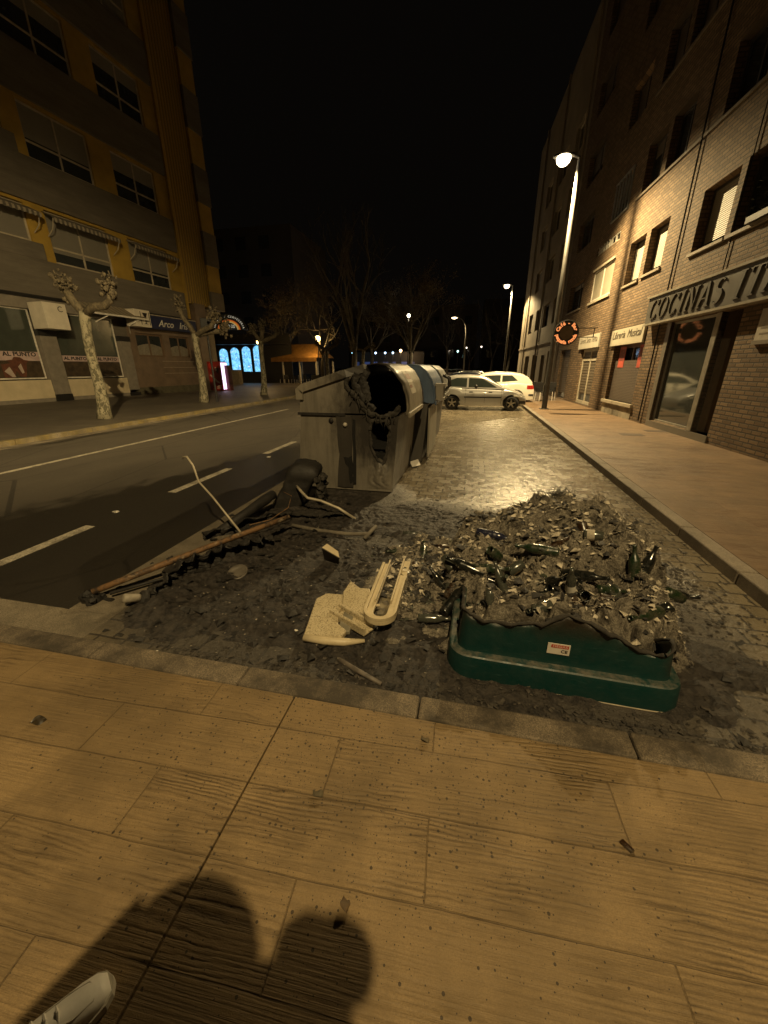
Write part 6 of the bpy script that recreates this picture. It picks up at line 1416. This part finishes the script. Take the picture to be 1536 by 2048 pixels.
# bare body underneath
J=[((-.62,-.18,1.0),.12),((-.50,-.19,1.25),.13),((-.40,-.19,1.45),.11),((-.35,-.17,1.54),.055),((-.33,-.15,1.63),(.085,.095)),((-.33,-.14,1.72),.085),
   ((-.24,-.20,1.42),.06),((-.06,-.20,1.32),.045),((.03,-.12,1.56),.032),
   ((-.54,-.17,1.42),.06),((-.40,-.10,1.26),.045),((-.09,-.12,1.54),.034),
   ((-.72,-.12,.95),.10),((-.86,.02,.55),.065),((-1.0,.14,.20),.045),
   ((-.54,-.26,.95),.10),((-.48,-.27,.56),.065),((-.46,-.28,.20),.045)]
E_=[(0,1),(1,2),(2,3),(3,4),(4,5),(2,6),(6,7),(7,8),(2,9),(9,10),(10,11),(0,12),(12,13),(13,14),(0,15),(15,16),(16,17)]
skin('body',J,E_,skinm,P_)
skin('jacket',[(J[0][0],.17),(J[1][0],.175),(J[2][0],.145),((-.36,-.18,1.52),.10),(J[6][0],.11),(J[7][0],.095),((.01,-.165,1.575),.115),(J[9][0],.13),(J[10][0],.10),((-.07,-.165,1.56),.115)],[(0,1),(1,2),(2,3),(2,4),(4,5),(5,6),(2,7),(7,8),(8,9)],cloth,P_)  # out of view; sleeves thickened to widen the cast shadow
skin('trousers',[((-.62,-.18,1.02),.15),((-.74,-.11,.9),.125),(J[13][0],.09),((-1.00,.14,.22),.07),((-.53,-.26,.9),.125),(J[16][0],.09),((-.46,-.28,.24),.075)],[(0,1),(1,2),(2,3),(0,4),(4,5),(5,6)],jeans,P_)
m=MB(); m.ball((-.35,-.18,1.67),.15,14,.03,(1.22,1.05,1.0)); m.build('shadow_hood',plain('shadow_hood_cloth',(.02,.014,.01),.7,.4,40),P_,True)  # unseen ball round the head, sized to widen the cast shadow
def hand(wx,wy,wz,mir):
    jt=[((wx,wy,wz),.026),((wx,wy+.0,wz+.05),.034),((wx,wy+.0,wz+.085),.032)]; ed=[(0,1),(1,2)]
    for k in range(4):
        b=len(jt); dx=(-.028+.019*k)*mir; l=(.06,.07,.066,.05)[k]; jt+=[((wx+dx,wy+.005,wz+.10),.0095),((wx+dx,wy-.012,wz+.10+l*.5),.009),((wx+dx,wy-.03,wz+.10+l*.8),.0075)]; ed+=[(2,b),(b,b+1),(b+1,b+2)]
    b=len(jt); jt+=[((wx-.045*mir,wy-.01,wz+.06),.012),((wx-.05*mir,wy-.03,wz+.09),.010)]; ed+=[(1,b),(b,b+1)]
    skin('hand',jt,ed,skinm,P_,2)
for x_,z_ in ((.005,1.65),(-.065,1.635)):
    m=MB(); m.ball((x_,-.085,z_),.092,12,.03,(1.0,.8,1.05)); m.build('shadow_cuff',cloth,P_,True)  # unseen balls over the hands, added to round out the cast shadow
hand(.02,-.13,1.60,1); hand(-.075,-.13,1.59,-1)
def shoe(x,y,rz):
    q=empty('shoe',(x,y+.065,.121),rz); q.parent=P_; q.scale=(.92,.92,.92)
    wm=plain('white_leather',(.74,.71,.64),.55,.12,8); sm_=plain('off_white_sole',(.50,.46,.38),.6,.2,12)
    # x forward: toe at +.15, heel at -.14
    st=[(-.145,.028,.05,.075),(-.13,.036,.07,.10),(-.09,.038,.085,.115),(-.04,.039,.085,.115),(.0,.041,.07,.100),(.05,.047,.052,.078),(.10,.048,.042,.062),(.135,.041,.034,.050),(.155,.026,.025,.036)]
    vs=[];fs=[];kk=11
    for X,w,hs,ht in st:
        for j in range(kk):
            a=PI*j/(kk-1); yy=w*math.cos(a)*(1 if abs(math.cos(a))<.99 else 1); zz=.022+(ht-.022)*math.sin(a)**.7; vs.append((X,yy,zz))
    for i_ in range(len(st)-1):
        for j in range(kk-1): a=i_*kk+j; fs.append((a,a+1,a+kk+1,a+kk))
    fs.append(tuple(range(kk))); fs.append(tuple((len(st)-1)*kk+j for j in range(kk)))
    m=MB(); m.add(vs,fs); u=m.build('upper',wm,q,True); 
    m=MB(); P=[(X,w+.006) for X,w,_,_ in st]; P=[(-.155,.012)]+P+[(.166,.006)]; P2=P+[(a,-b) for a,b in P[::-1]]; m.plate(P2,[],lambda u_,v,tt:(u_,v,tt),0,.026); m.build('sole',sm_,q,bevel=.006)
    m=MB(); P=[(.02,.026),(.07,.032),(.115,.026),(.135,.0),(.115,-.026),(.07,-.032),(.02,-.026)]
    for a in range(len(P)): pass
    m.tube([(p[0],p[1],.022+(lerpp([(-.04,.115),(0,.1),(.05,.078),(.1,.062),(.155,.036)],p[0])-.022)*max(.0,1-(p[1]/lerpp([(0,.041),(.05,.047),(.1,.048),(.135,.038),(.155,.018)],p[0]))**2)**.35+.001) for p in P],.0022,5,False); m.build('toe_seam',sm_,q)
    for k in range(4):
        X=-.03+.024*k; h=lerpp([(-.04,.115),(0,.1),(.05,.078)],X); m=MB(); m.tube([(X,-.026,h-.012),(X+.004,0,h+.003),(X,.026,h-.012)],.004,6); m.build('lace',wm,q)
shoe(-.925,.240,R(58)); shoe(-.42,-.21,R(70))
